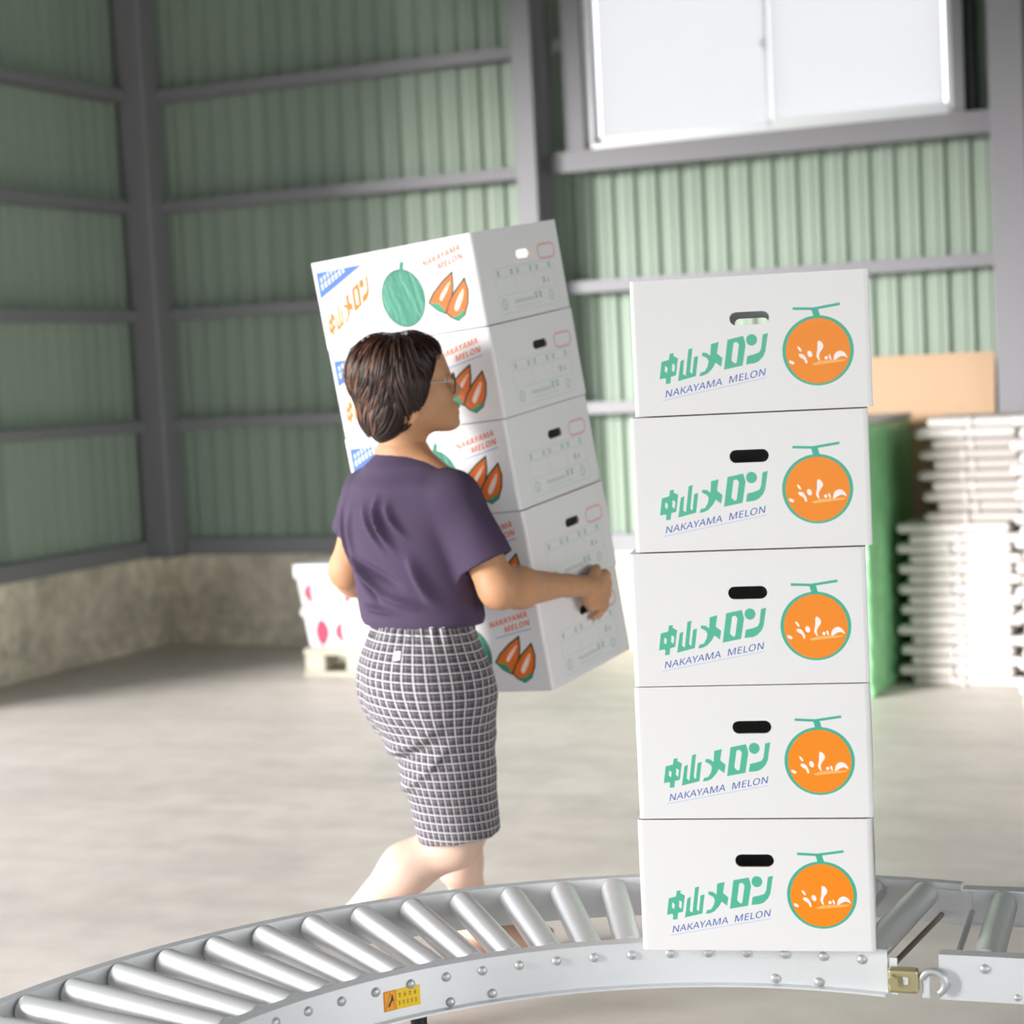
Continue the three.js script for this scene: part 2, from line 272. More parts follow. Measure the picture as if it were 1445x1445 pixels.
{
  const c = thing('curved_roller_conveyor', 'ninety degree bend of galvanised roller conveyor under the carton stack', 'conveyor');
  c.position.set(BEND.x, 0, BEND.z);
  const a0 = -64, a1 = 29.5, t = 0.003, { ri, ro } = BEND, y1 = TOP, y0 = TOP - 0.067;
  mesh('inner_rail', sweepBend([[ri, y1], [ri, y0 + t], [ri - 0.014, y0 + t], [ri - 0.014, y0], [ri + t, y0], [ri + t, y1 - t], [ri + 0.026, y1 - t], [ri + 0.026, y1]], a0, a1, 72), M.zinc, c);
  mesh('outer_rail', sweepBend([[ro, y1], [ro, y0], [ro + 0.02, y0], [ro + 0.02, y0 + t], [ro + t, y0 + t], [ro + t, y1 - t], [ro + 0.02, y1 - t], [ro + 0.02, y1]], a0, a1, 72), M.zinc, c);
  const r0 = ri + 0.032, r1 = ro - 0.004, shape = rollerShape(r1 - r0), axleShape = new THREE.CylinderGeometry(0.006, 0.006, ro - ri - 0.004, 10).rotateX(Math.PI / 2);
  for (let k = -13; k <= 6; k++) {
    const a = -1.0 + 4.57 * k, mid = onBend((r0 + r1) / 2, AX, a);
    const r = mesh('roller', shape, M.roller, c); r.position.copy(mid); r.rotation.y = -a * DEG;
    const x = mesh('axle', axleShape, M.bolt, r); x.position.z = -((ri + ro) / 2 - (r0 + r1) / 2);
    const b = mesh('bolt', boltShape, M.bolt, c); b.position.copy(onBend(ri, TOP - 0.018, a)); b.rotation.y = -a * DEG;
  }
  for (const [a, y] of [[-23.5, 0.488], [-18.2, 0.49], [16, 0.489], [21.2, 0.487]]) { const b = mesh('bolt', boltShape, M.bolt, c); b.position.copy(onBend(ri, y, a)); b.rotation.y = -a * DEG; }
  for (const a of [-27.2, -60]) for (const r of [ri + 0.012, ro - 0.012]) {
    const p = onBend(r, 0, a), l = mesh('leg', merge([new THREE.CylinderGeometry(0.0125, 0.0125, 0.47, 18).translate(p.x, 0.236, p.z)]), M.blackSteel, c);
    mesh('foot_pad', new THREE.CylinderGeometry(0.028, 0.032, 0.012, 18).translate(p.x, 0.006, p.z), M.blackSteel, l);
  }
  for (const a of [-27.2, -60]) mesh('leg_brace', tubeBetween(onBend(ri + 0.012, 0.16, a), onBend(ro - 0.012, 0.16, a), 0.008), M.blackSteel, c);
  mesh('tie_rod', tubeBetween(onBend(ri + 0.004, 0.492, -21.4), onBend(ro, 0.492, -21.4), 0.006), M.rod, c);
  mesh('tie_rod', tubeBetween(onBend(ri + 0.004, 0.492, 27.9), onBend(ro, 0.492, 27.9), 0.0045), M.rod, c);
  mesh('end_plate', sweepBend([[ri + t, y0], [ri + t, y1 - 0.012], [ri + 0.006, y1 - 0.012], [ri + 0.006, y0]], 26.5, 30.6, 6), M.zinc, c);
  mesh('end_plate', sweepBend([[ro - t, y0], [ro - t, y1 - 0.01], [ro, y1 - 0.01], [ro, y0]], 26.5, 30.6, 6), M.zinc, c);
  // warning sticker on the outside of the inner rail
  const stickerArt = canvasTexture(canvas(256, 128, (g, w, h) => {
    g.fillStyle = '#f0c914'; g.fillRect(0, 0, w, h); g.fillStyle = '#f0a010'; g.fillRect(0, 0, 88, h); g.strokeStyle = '#d07c08'; g.lineWidth = 5; g.strokeRect(3, 3, 82, h - 6);
    g.fillStyle = '#2c1708'; g.beginPath(); g.moveTo(60, 22); g.lineTo(72, 70); g.lineTo(58, 66); g.lineTo(36, 104); g.lineTo(26, 98); g.lineTo(46, 62); g.closePath(); g.fill();
    g.strokeStyle = '#7a4a08'; g.lineWidth = 3; g.beginPath(); g.moveTo(10, 116); g.lineTo(44, 14); g.lineTo(78, 116); g.stroke();
    g.fillStyle = '#8a6a06'; for (let i = 0; i < 4; i++) { g.fillRect(102 + i * 36, 30 + (i % 2) * 6, 20, 5); g.fillRect(110 + i * 36, 22, 5, 32); g.fillRect(104 + i * 36, 46, 18, 4); }
    for (let i = 0; i < 5; i++) { g.fillRect(100 + i * 29, 80, 17, 4); g.fillRect(106 + i * 29, 74, 4, 30); g.fillRect(101 + i * 29, 94, 15, 4); }
  }));
  const s0 = -32.0, s1 = -27.3, sg = sweepBend([[ri - 0.0012, 0.494], [ri - 0.0012, 0.524], [ri, 0.524], [ri, 0.494]], s0, s1, 6), p = sg.attributes.position, uv = sg.attributes.uv;
  for (let i = 0; i < p.count; i++) uv.setXY(i, (Math.atan2(p.getX(i), -p.getZ(i)) / DEG - s0) / (s1 - s0), (p.getY(i) - 0.494) / 0.03);
  mesh('warning_sticker', sg, std({ map: stickerArt, roughness: 0.5 }), c).userData.label = 'yellow and orange warning sticker';
}
{
  const c = thing('straight_roller_conveyor', 'straight length of galvanised roller conveyor clipped to the bend', 'conveyor');
  const turn = -0.3316; c.position.copy(W(0.651, 0, 2.914)); c.rotation.y = turn;
  const len = 1.5, hw = 0.189, t = 0.003, y1 = TOP, y0 = TOP - 0.067;
  mesh('near_rail', metreUV(along([[hw, y1], [hw, y0], [hw - 0.026, y0], [hw - 0.026, y0 + t], [hw - t, y0 + t], [hw - t, y1 - t], [hw - 0.026, y1 - t], [hw - 0.026, y1]], 0, len)), M.zinc, c);
  mesh('far_rail', metreUV(along([[-hw, y1], [-hw, y0], [-hw + 0.006, y0], [-hw + 0.006, y0 + t], [-hw + t, y0 + t], [-hw + t, y1 - t], [-hw + 0.026, y1 - t], [-hw + 0.026, y1]], 0.0, len)), M.zinc, c);
  const L2 = 2 * (hw - 0.032), shape = rollerShape(L2), axleShape = new THREE.CylinderGeometry(0.006, 0.006, 2 * hw - 0.002, 10).rotateX(Math.PI / 2);
  for (let k = 0; k < 14; k++) {
    const x = 0.065 + k * 0.1026, r = mesh('roller', shape, M.roller, c); r.position.set(x, AX, 0);
    mesh('axle', axleShape, M.bolt, r);
    const b = mesh('bolt', boltShape, M.bolt, c); b.position.set(x, TOP - 0.018, hw);
  }
  for (const x of [0.11, 0.19, 0.9]) { const b = mesh('bolt', boltShape, M.bolt, c); b.position.set(x, 0.487, hw); b.scale.setScalar(0.7); }
  mesh('tie_rod', tubeBetween(V3(0.012, 0.5, -hw), V3(0.012, 0.5, hw), 0.005), M.zinc, c);
  for (const x of [0.4, 1.3]) for (const z of [-hw + 0.012, hw - 0.012]) {
    const l = mesh('leg', new THREE.CylinderGeometry(0.0125, 0.0125, 0.47, 18).translate(x, 0.236, z), M.blackSteel, c);
    mesh('foot_pad', new THREE.CylinderGeometry(0.028, 0.032, 0.012, 18).translate(x, 0.006, z), M.blackSteel, l);
  }
  // the clip that holds both conveyor sections together, on the rail nearer the light
  const k = mesh('coupling_clip', rbx(0.044, 0.036, 0.02, 0.005, -0.05, 0.508, hw + 0.012), M.brass, c);
  mesh('clip_bolt', new THREE.CylinderGeometry(0.008, 0.008, 0.012, 6).rotateX(Math.PI / 2).translate(-0.063, 0.511, hw + 0.026), M.brass, k);
  mesh('clip_slot', rbx(0.008, 0.012, 0.004, 0.0015, -0.046, 0.51, hw + 0.0225), M.zinc, k);
  mesh('clip_spring', new THREE.TorusGeometry(0.017, 0.006, 10, 22, Math.PI * 1.25).rotateZ(-Math.PI * 0.35).translate(-0.008, 0.506, hw + 0.012), M.bolt, c);
  mesh('clip_tab', rbx(0.012, 0.042, 0.006, 0.002, -0.018, 0.503, hw + 0.01), M.zinc, c);
}

// ------------------------------------------------------------------ melon cartons
const BOX = { w: 0.345, h: 0.198, l: 0.44, t: 0.005, pitch: 0.2 };
const GLYPHS = {          // the lettering 中山メロン as outlines on a 1200 x 690 face
  solid: [
    [[129, 415], [168, 406], [174, 376], [196, 372], [193, 387], [217, 400], [203, 486], [176, 493], [171, 526], [146, 529], [149, 506], [145, 498], [115, 503]],
    [[230, 416], [249, 407], [240, 481], [254, 491], [274, 358], [296, 352], [278, 472], [289, 484], [302, 399], [324, 394], [308, 495], [212, 517]],
    [[394, 337], [435, 328], [424, 386], [452, 410], [443, 454], [415, 432], [399, 458], [374, 483], [349, 494], [326, 497], [333, 478], [356, 473], [372, 448], [378, 423], [370, 407], [343, 393], [347, 378], [371, 381], [388, 395]],
    [[482, 319], [565, 304], [571, 325], [576, 348], [556, 453], [457, 470]],
    [[667, 302], [695, 295], [678, 387], [665, 414], [641, 436], [618, 445], [574, 449], [582, 407], [619, 399], [646, 390], [656, 372]],
  ],
  open: [[[148, 435], [160, 447], [155, 473], [143, 462]], [[186, 425], [200, 435], [194, 471], [182, 460]], [[513, 337], [530, 332], [541, 347], [525, 437], [514, 441], [498, 424]]],
};
const trace = (g, pts) => { g.beginPath(); pts.forEach(([x, y], i) => (i ? g.lineTo(x, y) : g.moveTo(x, y))); g.closePath(); };
const blob = (g, pts) => {             // a smooth closed curve through the middles of the sides
  g.beginPath(); const n = pts.length, m = (i) => [(pts[i % n][0] + pts[(i + 1) % n][0]) / 2, (pts[i % n][1] + pts[(i + 1) % n][1]) / 2];
  g.moveTo(...m(0)); for (let i = 1; i <= n; i++) g.quadraticCurveTo(...pts[i % n], ...m(i)); g.closePath();
};
function lettering(g, ink, paper) {
  g.fillStyle = ink; for (const p of GLYPHS.solid) { trace(g, p); g.fill(); }
  g.beginPath(); g.arc(608, 326, 36, 0, 7); g.fillStyle = paper; g.fill();
  g.beginPath(); g.arc(608, 326, 29, 0, 7); g.fillStyle = ink; g.fill();
  g.fillStyle = paper; for (const p of GLYPHS.open) { trace(g, p); g.fill(); }
}
const PAPER = '#e6e6e8';
const endA = canvas(1200, 690, (g, w, h) => {
  g.fillStyle = PAPER; g.fillRect(0, 0, w, h);
  lettering(g, '#4fb596', PAPER);
  g.save(); g.transform(1, -0.17, -0.18, 1, 136, 598); g.font = '47px sans-serif'; g.fillStyle = '#2f4fae'; const tw = g.measureText('NAKAYAMA  MELON').width; g.scale(540 / tw, 1.05); g.fillText('NAKAYAMA  MELON', 0, 0); g.restore();
  g.strokeStyle = '#c3cce8'; g.lineWidth = 4; g.beginPath(); g.moveTo(128, 612); g.lineTo(678, 520); g.stroke();
  g.fillStyle = '#3fae94'; g.beginPath(); g.ellipse(951, 396, 185, 176, 0, 0, 7); g.fill();
  g.strokeStyle = '#3fae94'; g.lineWidth = 13; g.beginPath(); g.moveTo(828, 180); g.lineTo(935, 186); g.lineTo(1073, 168); g.stroke();
  trace(g, [[923, 184], [958, 184], [970, 226], [935, 226]]); g.fill();
  g.fillStyle = '#f38a00'; g.beginPath(); g.ellipse(951, 398, 167, 164, 0, 0, 7); g.fill();
  g.fillStyle = '#fbeff0';
  const el = (x, y, a, b, r) => { g.beginPath(); g.ellipse(x, y, a, b, r, 0, 7); g.fill(); };
  el(813, 450, 15, 8, 0.5); el(855, 384, 16, 6, 0.95); el(908, 412, 12, 17, -0.4); el(992, 435, 9, 9, 0); el(1012, 433, 5, 14, -0.3);
  for (const p of [[[852, 407], [874, 410], [889, 431], [896, 458], [885, 462], [878, 437], [859, 429], [848, 416]], [[949, 345], [970, 352], [984, 378], [962, 404], [954, 423], [962, 452], [947, 440], [940, 420], [949, 393]], [[1028, 440], [1038, 412], [1064, 400], [1090, 412], [1106, 446], [1087, 431], [1068, 430], [1049, 441], [1032, 451]]]) { blob(g, p); g.fill(); }
  g.fillStyle = 'rgba(255,235,225,0.45)'; trace(g, [[915, 462], [960, 448], [1100, 446], [1080, 456], [930, 470]]); g.fill();
});
const endB = canvas(1200, 690, (g, w, h) => {
  g.fillStyle = PAPER; g.fillRect(0, 0, w, h);
  g.strokeStyle = '#e39a98'; g.lineWidth = 12; g.beginPath(); g.roundRect(868, 170, 250, 108, 52); g.stroke();
  g.strokeStyle = '#bcd8cb'; g.lineWidth = 4; g.strokeRect(195, 296, 870, 340); g.beginPath();
  for (const y of [368, 500]) { g.moveTo(195, y); g.lineTo(1065, y); } for (const x of [480, 770]) { g.moveTo(x, 296); g.lineTo(x, 500); } g.stroke();
  g.fillStyle = '#5aa78c';
  const kanji = (x, y, s) => { g.fillRect(x - s, y - s * 0.7, 2 * s, s * 0.28); g.fillRect(x - s * 0.15, y - s, s * 0.3, s * 2); g.fillRect(x - s * 0.8, y + s * 0.2, s * 1.6, s * 0.25); g.fillRect(x - s * 0.9, y + s * 0.8, s * 1.8, s * 0.22); };
  for (const x of [250, 440, 530, 720, 815, 1000]) kanji(x, 332, 20);
  kanji(890, 440, 22); kanji(950, 446, 15);
  for (const [x, s] of [[735, 24], [800, 24]]) kanji(x, 542, s);
  for (let i = 0; i < 9; i++) kanji(430 + i * 32, 558 + (i % 2) * 3, 12);
  g.fillStyle = '#a9cfbf'; for (let i = 0; i < 14; i++) kanji(440 + i * 26, 602, 8);
  g.strokeStyle = '#8fbfac'; g.lineWidth = 7; g.beginPath(); g.arc(965, 568, 36, 0, 7); g.moveTo(310, 568); g.arc(270, 568, 38, 0, 7); g.stroke(); kanji(270, 568, 20); kanji(965, 568, 15);
});
const sideArt = canvas(1400, 640, (g, w, h) => {
  g.fillStyle = PAPER; g.fillRect(0, 0, w, h);
  g.fillStyle = '#4a72c4'; trace(g, [[16, 74], [448, 74], [14, 262]]); g.fill();
  g.save(); g.transform(1, -0.43, 0, 1, 40, 150); g.fillStyle = '#eef1fa'; for (let i = 0; i < 5; i++) { g.fillRect(i * 34, -26, 24, 6); g.fillRect(i * 34 + 9, -34, 6, 34); g.fillRect(i * 34 + 2, -8, 22, 6); }
  for (let i = 0; i < 7; i++) { g.fillRect(i * 36 - 4, 22, 28, 8); g.fillRect(i * 36 + 6, 10, 8, 44); g.fillRect(i * 36 - 2, 44, 26, 8); } g.restore();
  g.save(); g.transform(0.78, -0.27, 0.06, 1.05, -84, 28); lettering(g, '#ea7a1e', PAPER); g.restore();
  // melon with a netted rind
  g.save(); g.translate(755, 358); g.rotate(-0.18); g.beginPath(); g.ellipse(0, 0, 190, 205, 0, 0, 7); g.fillStyle = '#1f7a60'; g.fill(); g.clip();
  g.strokeStyle = 'rgba(150,210,190,0.5)'; g.lineWidth = 2.2;
  let q = 3; const rq = () => { q = (q * 1664525 + 1013904223) >>> 0; return q / 4294967296; };
  for (let i = 0; i < 80; i++) { const x = (rq() * 2 - 1) * 185; g.beginPath(); let y = -210 + rq() * 60, xx = x; g.moveTo(xx, y); while (y < 210) { y += 18; xx += (rq() - 0.5) * 22; g.lineTo(xx, y); } g.stroke(); }
  for (let i = 0; i < 90; i++) { const y = (rq() * 2 - 1) * 200, x = (rq() * 2 - 1) * 190; g.beginPath(); g.moveTo(x, y); g.lineTo(x + 24 * (rq() - 0.2), y + 14 * (rq() - 0.5)); g.stroke(); }
  g.strokeStyle = '#125040'; g.lineWidth = 8; g.beginPath(); g.ellipse(0, 0, 187, 202, 0, 0, 7); g.stroke(); g.restore();
  g.fillStyle = '#2c8a6c'; trace(g, [[780, 108], [816, 112], [798, 170], [762, 164]]); g.fill(); g.strokeStyle = '#2c8a6c'; g.lineWidth = 6; g.beginPath(); g.moveTo(653, 104); g.quadraticCurveTo(780, 92, 905, 112); g.stroke();
  // cut slices
  for (const [p, lights] of [[[[1210, 240], [1200, 330], [1165, 430], [1092, 510], [1030, 478], [970, 420], [1020, 362], [1115, 292]], [[1192, 290], [1130, 330], [1060, 400], [1075, 430], [1120, 380], [1165, 330]]], [[[1305, 295], [1318, 380], [1300, 460], [1255, 540], [1192, 572], [1138, 545], [1100, 508], [1142, 440], [1208, 370]], [[1285, 350], [1225, 410], [1170, 490], [1195, 520], [1250, 450], [1278, 400]]]]) {
    const bottom = p.reduce((a, b) => (b[1] > a[1] ? b : a));
    g.fillStyle = '#e5701c'; g.strokeStyle = '#20402c'; g.lineWidth = 13; g.lineJoin = 'round'; blob(g, p); trace(g, p); g.fill(); g.stroke();
    g.fillStyle = '#f6c7b0'; blob(g, lights); g.fill(); g.fillStyle = '#fae4dc'; blob(g, lights.map(([x, y]) => [lerp(bottom[0], x, 0.78) - 4, lerp(bottom[1] - 90, y, 0.72)])); g.fill();
    g.fillStyle = '#2f9a76'; trace(g, [[p[5][0] + 4, p[5][1]], [p[4][0], p[4][1]], [p[3][0], p[3][1]], [p[3][0] - 10, p[3][1] - 42], [p[4][0] + 22, p[4][1] - 40]]); g.fill();
  }
  g.fillStyle = '#dd5a28';
  for (const [text, x, y, wd] of [['NAKAYAMA', 968, 172, 345], ['MELON', 1092, 208, 232]]) { g.save(); g.transform(1, -0.21, -0.15, 1, x, y); g.font = 'bold 62px sans-serif'; const tw = g.measureText(text).width; g.scale(wd / tw, 0.95); g.fillText(text, 0, 0); g.restore(); }
  g.strokeStyle = '#8ea4dc'; g.lineWidth = 7; g.beginPath(); g.moveTo(1010, 246); g.lineTo(1330, 186); g.stroke();
});
const carton = (art) => phys({ map: art && canvasTexture(art), color: art ? 0xffffff : 0xe6e6e8, roughness: 0.55, clearcoat: 0.4, clearcoatRoughness: 0.3, specularIntensity: 0.5 });
const CARD = { A: carton(endA), B: carton(endB), S: carton(sideArt), plain: carton(null), edge: std({ color: 0xcaa67c, roughness: 0.9 }), inside: std({ color: 0xe9e4dc, roughness: 0.9 }) };
/** A flat board of width w and height h, thickness t behind z = 0, with an optional hand hole; its print shows on the front only. */
function board(w, h, t, hole) {
  const s = shapeOf([[-w / 2, 0], [w / 2, 0], [w / 2, h], [-w / 2, h]]);
  if (hole) { const p = new THREE.Path(), [hx, hy, hw, hh] = hole, r = hh / 2; p.moveTo(hx - hw / 2 + r, hy - r); p.lineTo(hx + hw / 2 - r, hy - r); p.absarc(hx + hw / 2 - r, hy, r, -Math.PI / 2, Math.PI / 2, false); p.lineTo(hx - hw / 2 + r, hy + r); p.absarc(hx - hw / 2 + r, hy, r, Math.PI / 2, Math.PI * 1.5, false); s.holes.push(p); }
  const g = new THREE.ExtrudeGeometry(s, { depth: t, bevelEnabled: false, curveSegments: 10 }).translate(0, 0, -t), p = g.attributes.position, n = g.attributes.normal, uv = g.attributes.uv;
  for (let i = 0; i < p.count; i++) { if (n.getZ(i) > 0.5) uv.setXY(i, p.getX(i) / w + 0.5, p.getY(i) / h); else uv.setXY(i, 0.01, 0.01); }
  return g;
}
const hole = [0, BOX.h - 0.062, 0.057, 0.019], RC = 0.007;
const endShape = board(BOX.w - 2 * RC, BOX.h, BOX.t, hole), endShapeB = board(BOX.w - 2 * RC, BOX.h, BOX.t, [0.014, hole[1], hole[2], hole[3]]), sideShape = board(BOX.l - 2 * RC, BOX.h, BOX.t);
const cornerShape = (() => { const pts = []; for (let i = 0; i <= 5; i++) { const a = i / 5 * Math.PI / 2; pts.push([RC * Math.cos(a), RC * Math.sin(a)]); } for (let i = 5; i >= 0; i--) { const a = i / 5 * Math.PI / 2; pts.push([(RC - BOX.t) * Math.cos(a), (RC - BOX.t) * Math.sin(a)]); } return toCreasedNormals(upright(pts, 0, BOX.h), 0.6); })();
const lidShape = rbx(BOX.w - 0.003, 0.005, BOX.l / 2 - 0.0035, 0.002, 0, 0, 0, 1);
function meloncarton(label, group, open) {
  const c = thing('melon_carton', label, 'carton', group);
  const e1 = mesh('end_panel', endShape, [CARD.A, CARD.edge], c); e1.position.z = BOX.l / 2;
  const e2 = mesh('end_panel', endShapeB, [CARD.B, CARD.edge], c); e2.position.z = -BOX.l / 2; e2.rotation.y = Math.PI;
  for (const s of [1, -1]) { const p = mesh('side_panel', sideShape, [CARD.S, CARD.plain], c); p.position.x = s * BOX.w / 2; p.rotation.y = s * Math.PI / 2; }
  [[1, 1, 0], [-1, 1, -1], [-1, -1, -2], [1, -1, -3]].forEach(([sx, sz, q]) => { const k = mesh('corner_fold', cornerShape, CARD.plain, c); k.position.set(sx * (BOX.w / 2 - RC), 0, sz * (BOX.l / 2 - RC)); k.rotation.y = q * Math.PI / 2; });
  mesh('bottom_panel', bx(BOX.w - 0.012, 0.005, BOX.l - 0.012, 0, 0.0025, 0), CARD.inside, c);
  if (!open) for (const s of [1, -1]) { const f = mesh('top_flap', lidShape, CARD.plain, c); f.position.set(0, BOX.h - 0.0025, s * (BOX.l / 4 - 0.0005)); }
  return c;
}
{
  const G1 = 'cartons stacked on the conveyor', G2 = 'cartons carried by the person';
  const which = ['bottom carton of the stack on the conveyor, standing on the rollers', 'second carton up in the stack on the conveyor', 'middle carton of the stack on the conveyor', 'second carton from the top of the stack on the conveyor', 'open topmost carton on the conveyor stack, its hand hole see-through'];
  const shift = [[0.0, 0, -0.19], [0.004, 0.0, -0.186], [0.006, 0.004, -0.18], [0.016, 0.002, -0.172], [0.024, 0.0, -0.168]];
  for (let k = 0; k < 5; k++) {
    const c = meloncarton('white melon ' + which[k], G1, k === 4), [dx, dz, a] = shift[k];
    const z = V3(Math.sin(a), 0, Math.cos(a)), x = V3(Math.cos(a), 0, -Math.sin(a));
    c.position.copy(W(0.164, TOP + 0.002 + k * BOX.pitch, 2.822)).addScaledVector(x, BOX.w / 2 + dx).addScaledVector(z, -BOX.l / 2 + dz); c.rotation.y = a;
  }
  const A = V3(-0.058, 1.721, -4.047), ex = V3(-0.548, -0.121, 0.828).normalize(), ez = V3(-0.826, -0.076, -0.558), ey = ez.clone().cross(ex).normalize(); ez.copy(ex).cross(ey).normalize();
  const q = new THREE.Quaternion().setFromRotationMatrix(new THREE.Matrix4().makeBasis(ex, ey, ez));
  const names = ['lowest tilted carton in the carried stack, gripped by its hand hole', 'second tilted carton up in the carried stack', 'middle tilted carton in the carried stack', 'fourth tilted carton up in the carried stack', 'open topmost tilted carton of the carried stack'];
  for (let k = 0; k < 5; k++) {
    const c = meloncarton('white melon ' + names[k], G2, k === 4);
    c.quaternion.copy(q);
    c.position.copy(A).addScaledVector(ey, -(5 - k) * BOX.pitch).addScaledVector(ex, -BOX.w / 2).addScaledVector(ez, BOX.l / 2).addScaledVector(ez, [0.002, -0.002, 0.002, -0.001, 0.001][k]);
  }
}

// ------------------------------------------------------------------ goods along the far wall
{
  const white = std({ color: 0xd0cbc9, roughness: 0.75 }), grey = std({ color: 0xb9b2af, roughness: 0.8 }), strap = std({ color: 0xc9c4bf, roughness: 0.6 });
  function bundle(label, group, u0, u1, v0, v1, y, h, m) {
    const b = thing('carton_bundle', label, 'carton bundle', group); inHall(b, (u0 + u1) / 2, y, (v0 + v1) / 2);
    const w = u1 - u0, d = v1 - v0, n = 1;
    for (let i = 0; i < n; i++) mesh('flat_cartons', rbx(w - rr(0, 0.012), h / n - 0.0006, d - rr(0, 0.012), h / n * 0.48, rr(-0.004, 0.004), h / n * (i + 0.5), rr(-0.004, 0.004), 3), m, b);
    mesh('strap', rbx(0.014, h - 0.0006, d + 0.003, 0.001, -0.02, h / 2, 0, 1), strap, b);
  }
  const ORD = ['lowest', 'second', 'third', 'fourth', 'fifth', 'sixth', 'seventh', 'eighth', 'ninth', 'tenth', 'eleventh', 'twelfth', 'thirteenth', 'fourteenth', 'fifteenth', 'sixteenth', 'seventeenth', 'eighteenth', 'nineteenth', 'twentieth', 'twenty-first', 'twenty-second', 'twenty-third', 'topmost'];
  const lower = (k) => `white flat carton bundle, ${ORD[k]} from the floor in the staggered pile beside green film`, upper = (k) => `greyish flat carton bundle, ${ORD[k]} above the ledge of the staggered pile`, tall = (k) => `white flat carton bundle, ${ORD[k]} upwards in the tall pile next to the staggered one`;
  for (let k = 0; k < 16; k++) { const odd = k % 2, o = rr(-0.008, 0.008); bundle(lower(k), 'lower pile of carton bundles', (odd ? 4.395 : 4.445) + o, (odd ? 4.89 : 4.935) + o * 0.5, 0.42, 0.905 + rr(-0.01, 0.01), k * 0.0437, 0.0432, white); }
  for (let k = 0; k < 10; k++) { const odd = k % 2, o = rr(-0.008, 0.008) + (9 - k) * 0.003; bundle(upper(k), 'upper pile of carton bundles', (odd ? 4.545 : 4.488) + o, (odd ? 4.95 : 4.93), 0.42, 0.89 + rr(-0.01, 0.01), 0.6995 + k * 0.0444, 0.0438, k === 9 || k === 8 ? white : grey); }
  for (let k = 0; k < 24; k++) { const odd = k % 2, o = rr(-0.006, 0.006); bundle(tall(k), 'tall pile of carton bundles', (odd ? 4.975 : 5.0) + o, 5.55, 0.95, 1.37, k * 0.0484, 0.0479, white); }

  const panel = mesh('cardboard_panel', bx(0.78, 1.42, 0.014, 0, 0.71, 0), std({ color: 0xc0a184, roughness: 0.85, bumpMap: grainMap, bumpScale: 0.0005 }));
  tag(panel, 'plain tan cardboard sheet leaning on the green wall behind the piles', 'cardboard'); inHall(panel, 4.325, 0.001, 0.345); panel.rotation.order = 'YXZ'; panel.rotation.x = -0.11;

  const g = thing('green_wrapped_stack', 'tall stack wrapped in wrinkled green film beside the white bundles', 'wrapped stack'); inHall(g, 4.115, 0, 0.795);
  const geo = new THREE.BoxGeometry(0.5, 1.13, 0.85, 30, 60, 44).translate(0, 0.565, 0), p = geo.attributes.position, nn = geo.attributes.normal;
  for (let i = 0; i < p.count; i++) {
    const x = p.getX(i), y = p.getY(i), z = p.getZ(i), up = y / 1.13, edge = sstep(y, 0.0, 0.03);
    const k = (0.02 * noise3.noise((x + z) * 16, y * (2 + 1.5 * (1 - up)), 3.1) + 0.015 * noise3.noise((z - x) * 30, y * (3 + 18 * (1 - up)), 8.2) + 0.01 * Math.sin(y * 58) * (1 - up) * 0.8) * edge;
    p.setXYZ(i, x * (1 + Math.min(k, 0.008) * 2.2), Math.max(0.001, y + (ny(i) ? k * 0.6 : 0)), z * (1 + k * 1.6));
  }
  function ny(i) { return Math.abs(nn.getY(i)) > 0.5 && p.getY(i) > 0.1; }
  const film = mergeVertices((geo.deleteAttribute('uv'), geo.deleteAttribute('normal'), geo), 1e-4); film.computeVertexNormals();
  mesh('film', film, phys({ color: 0x86cc90, roughness: 0.35, clearcoat: 0.4, clearcoatRoughness: 0.3 }), g);
  mesh('top_sheet', rbx(0.51, 0.022, 0.86, 0.008, 0, 1.146, 0), white, g).userData.label = 'white cover sheet';
}
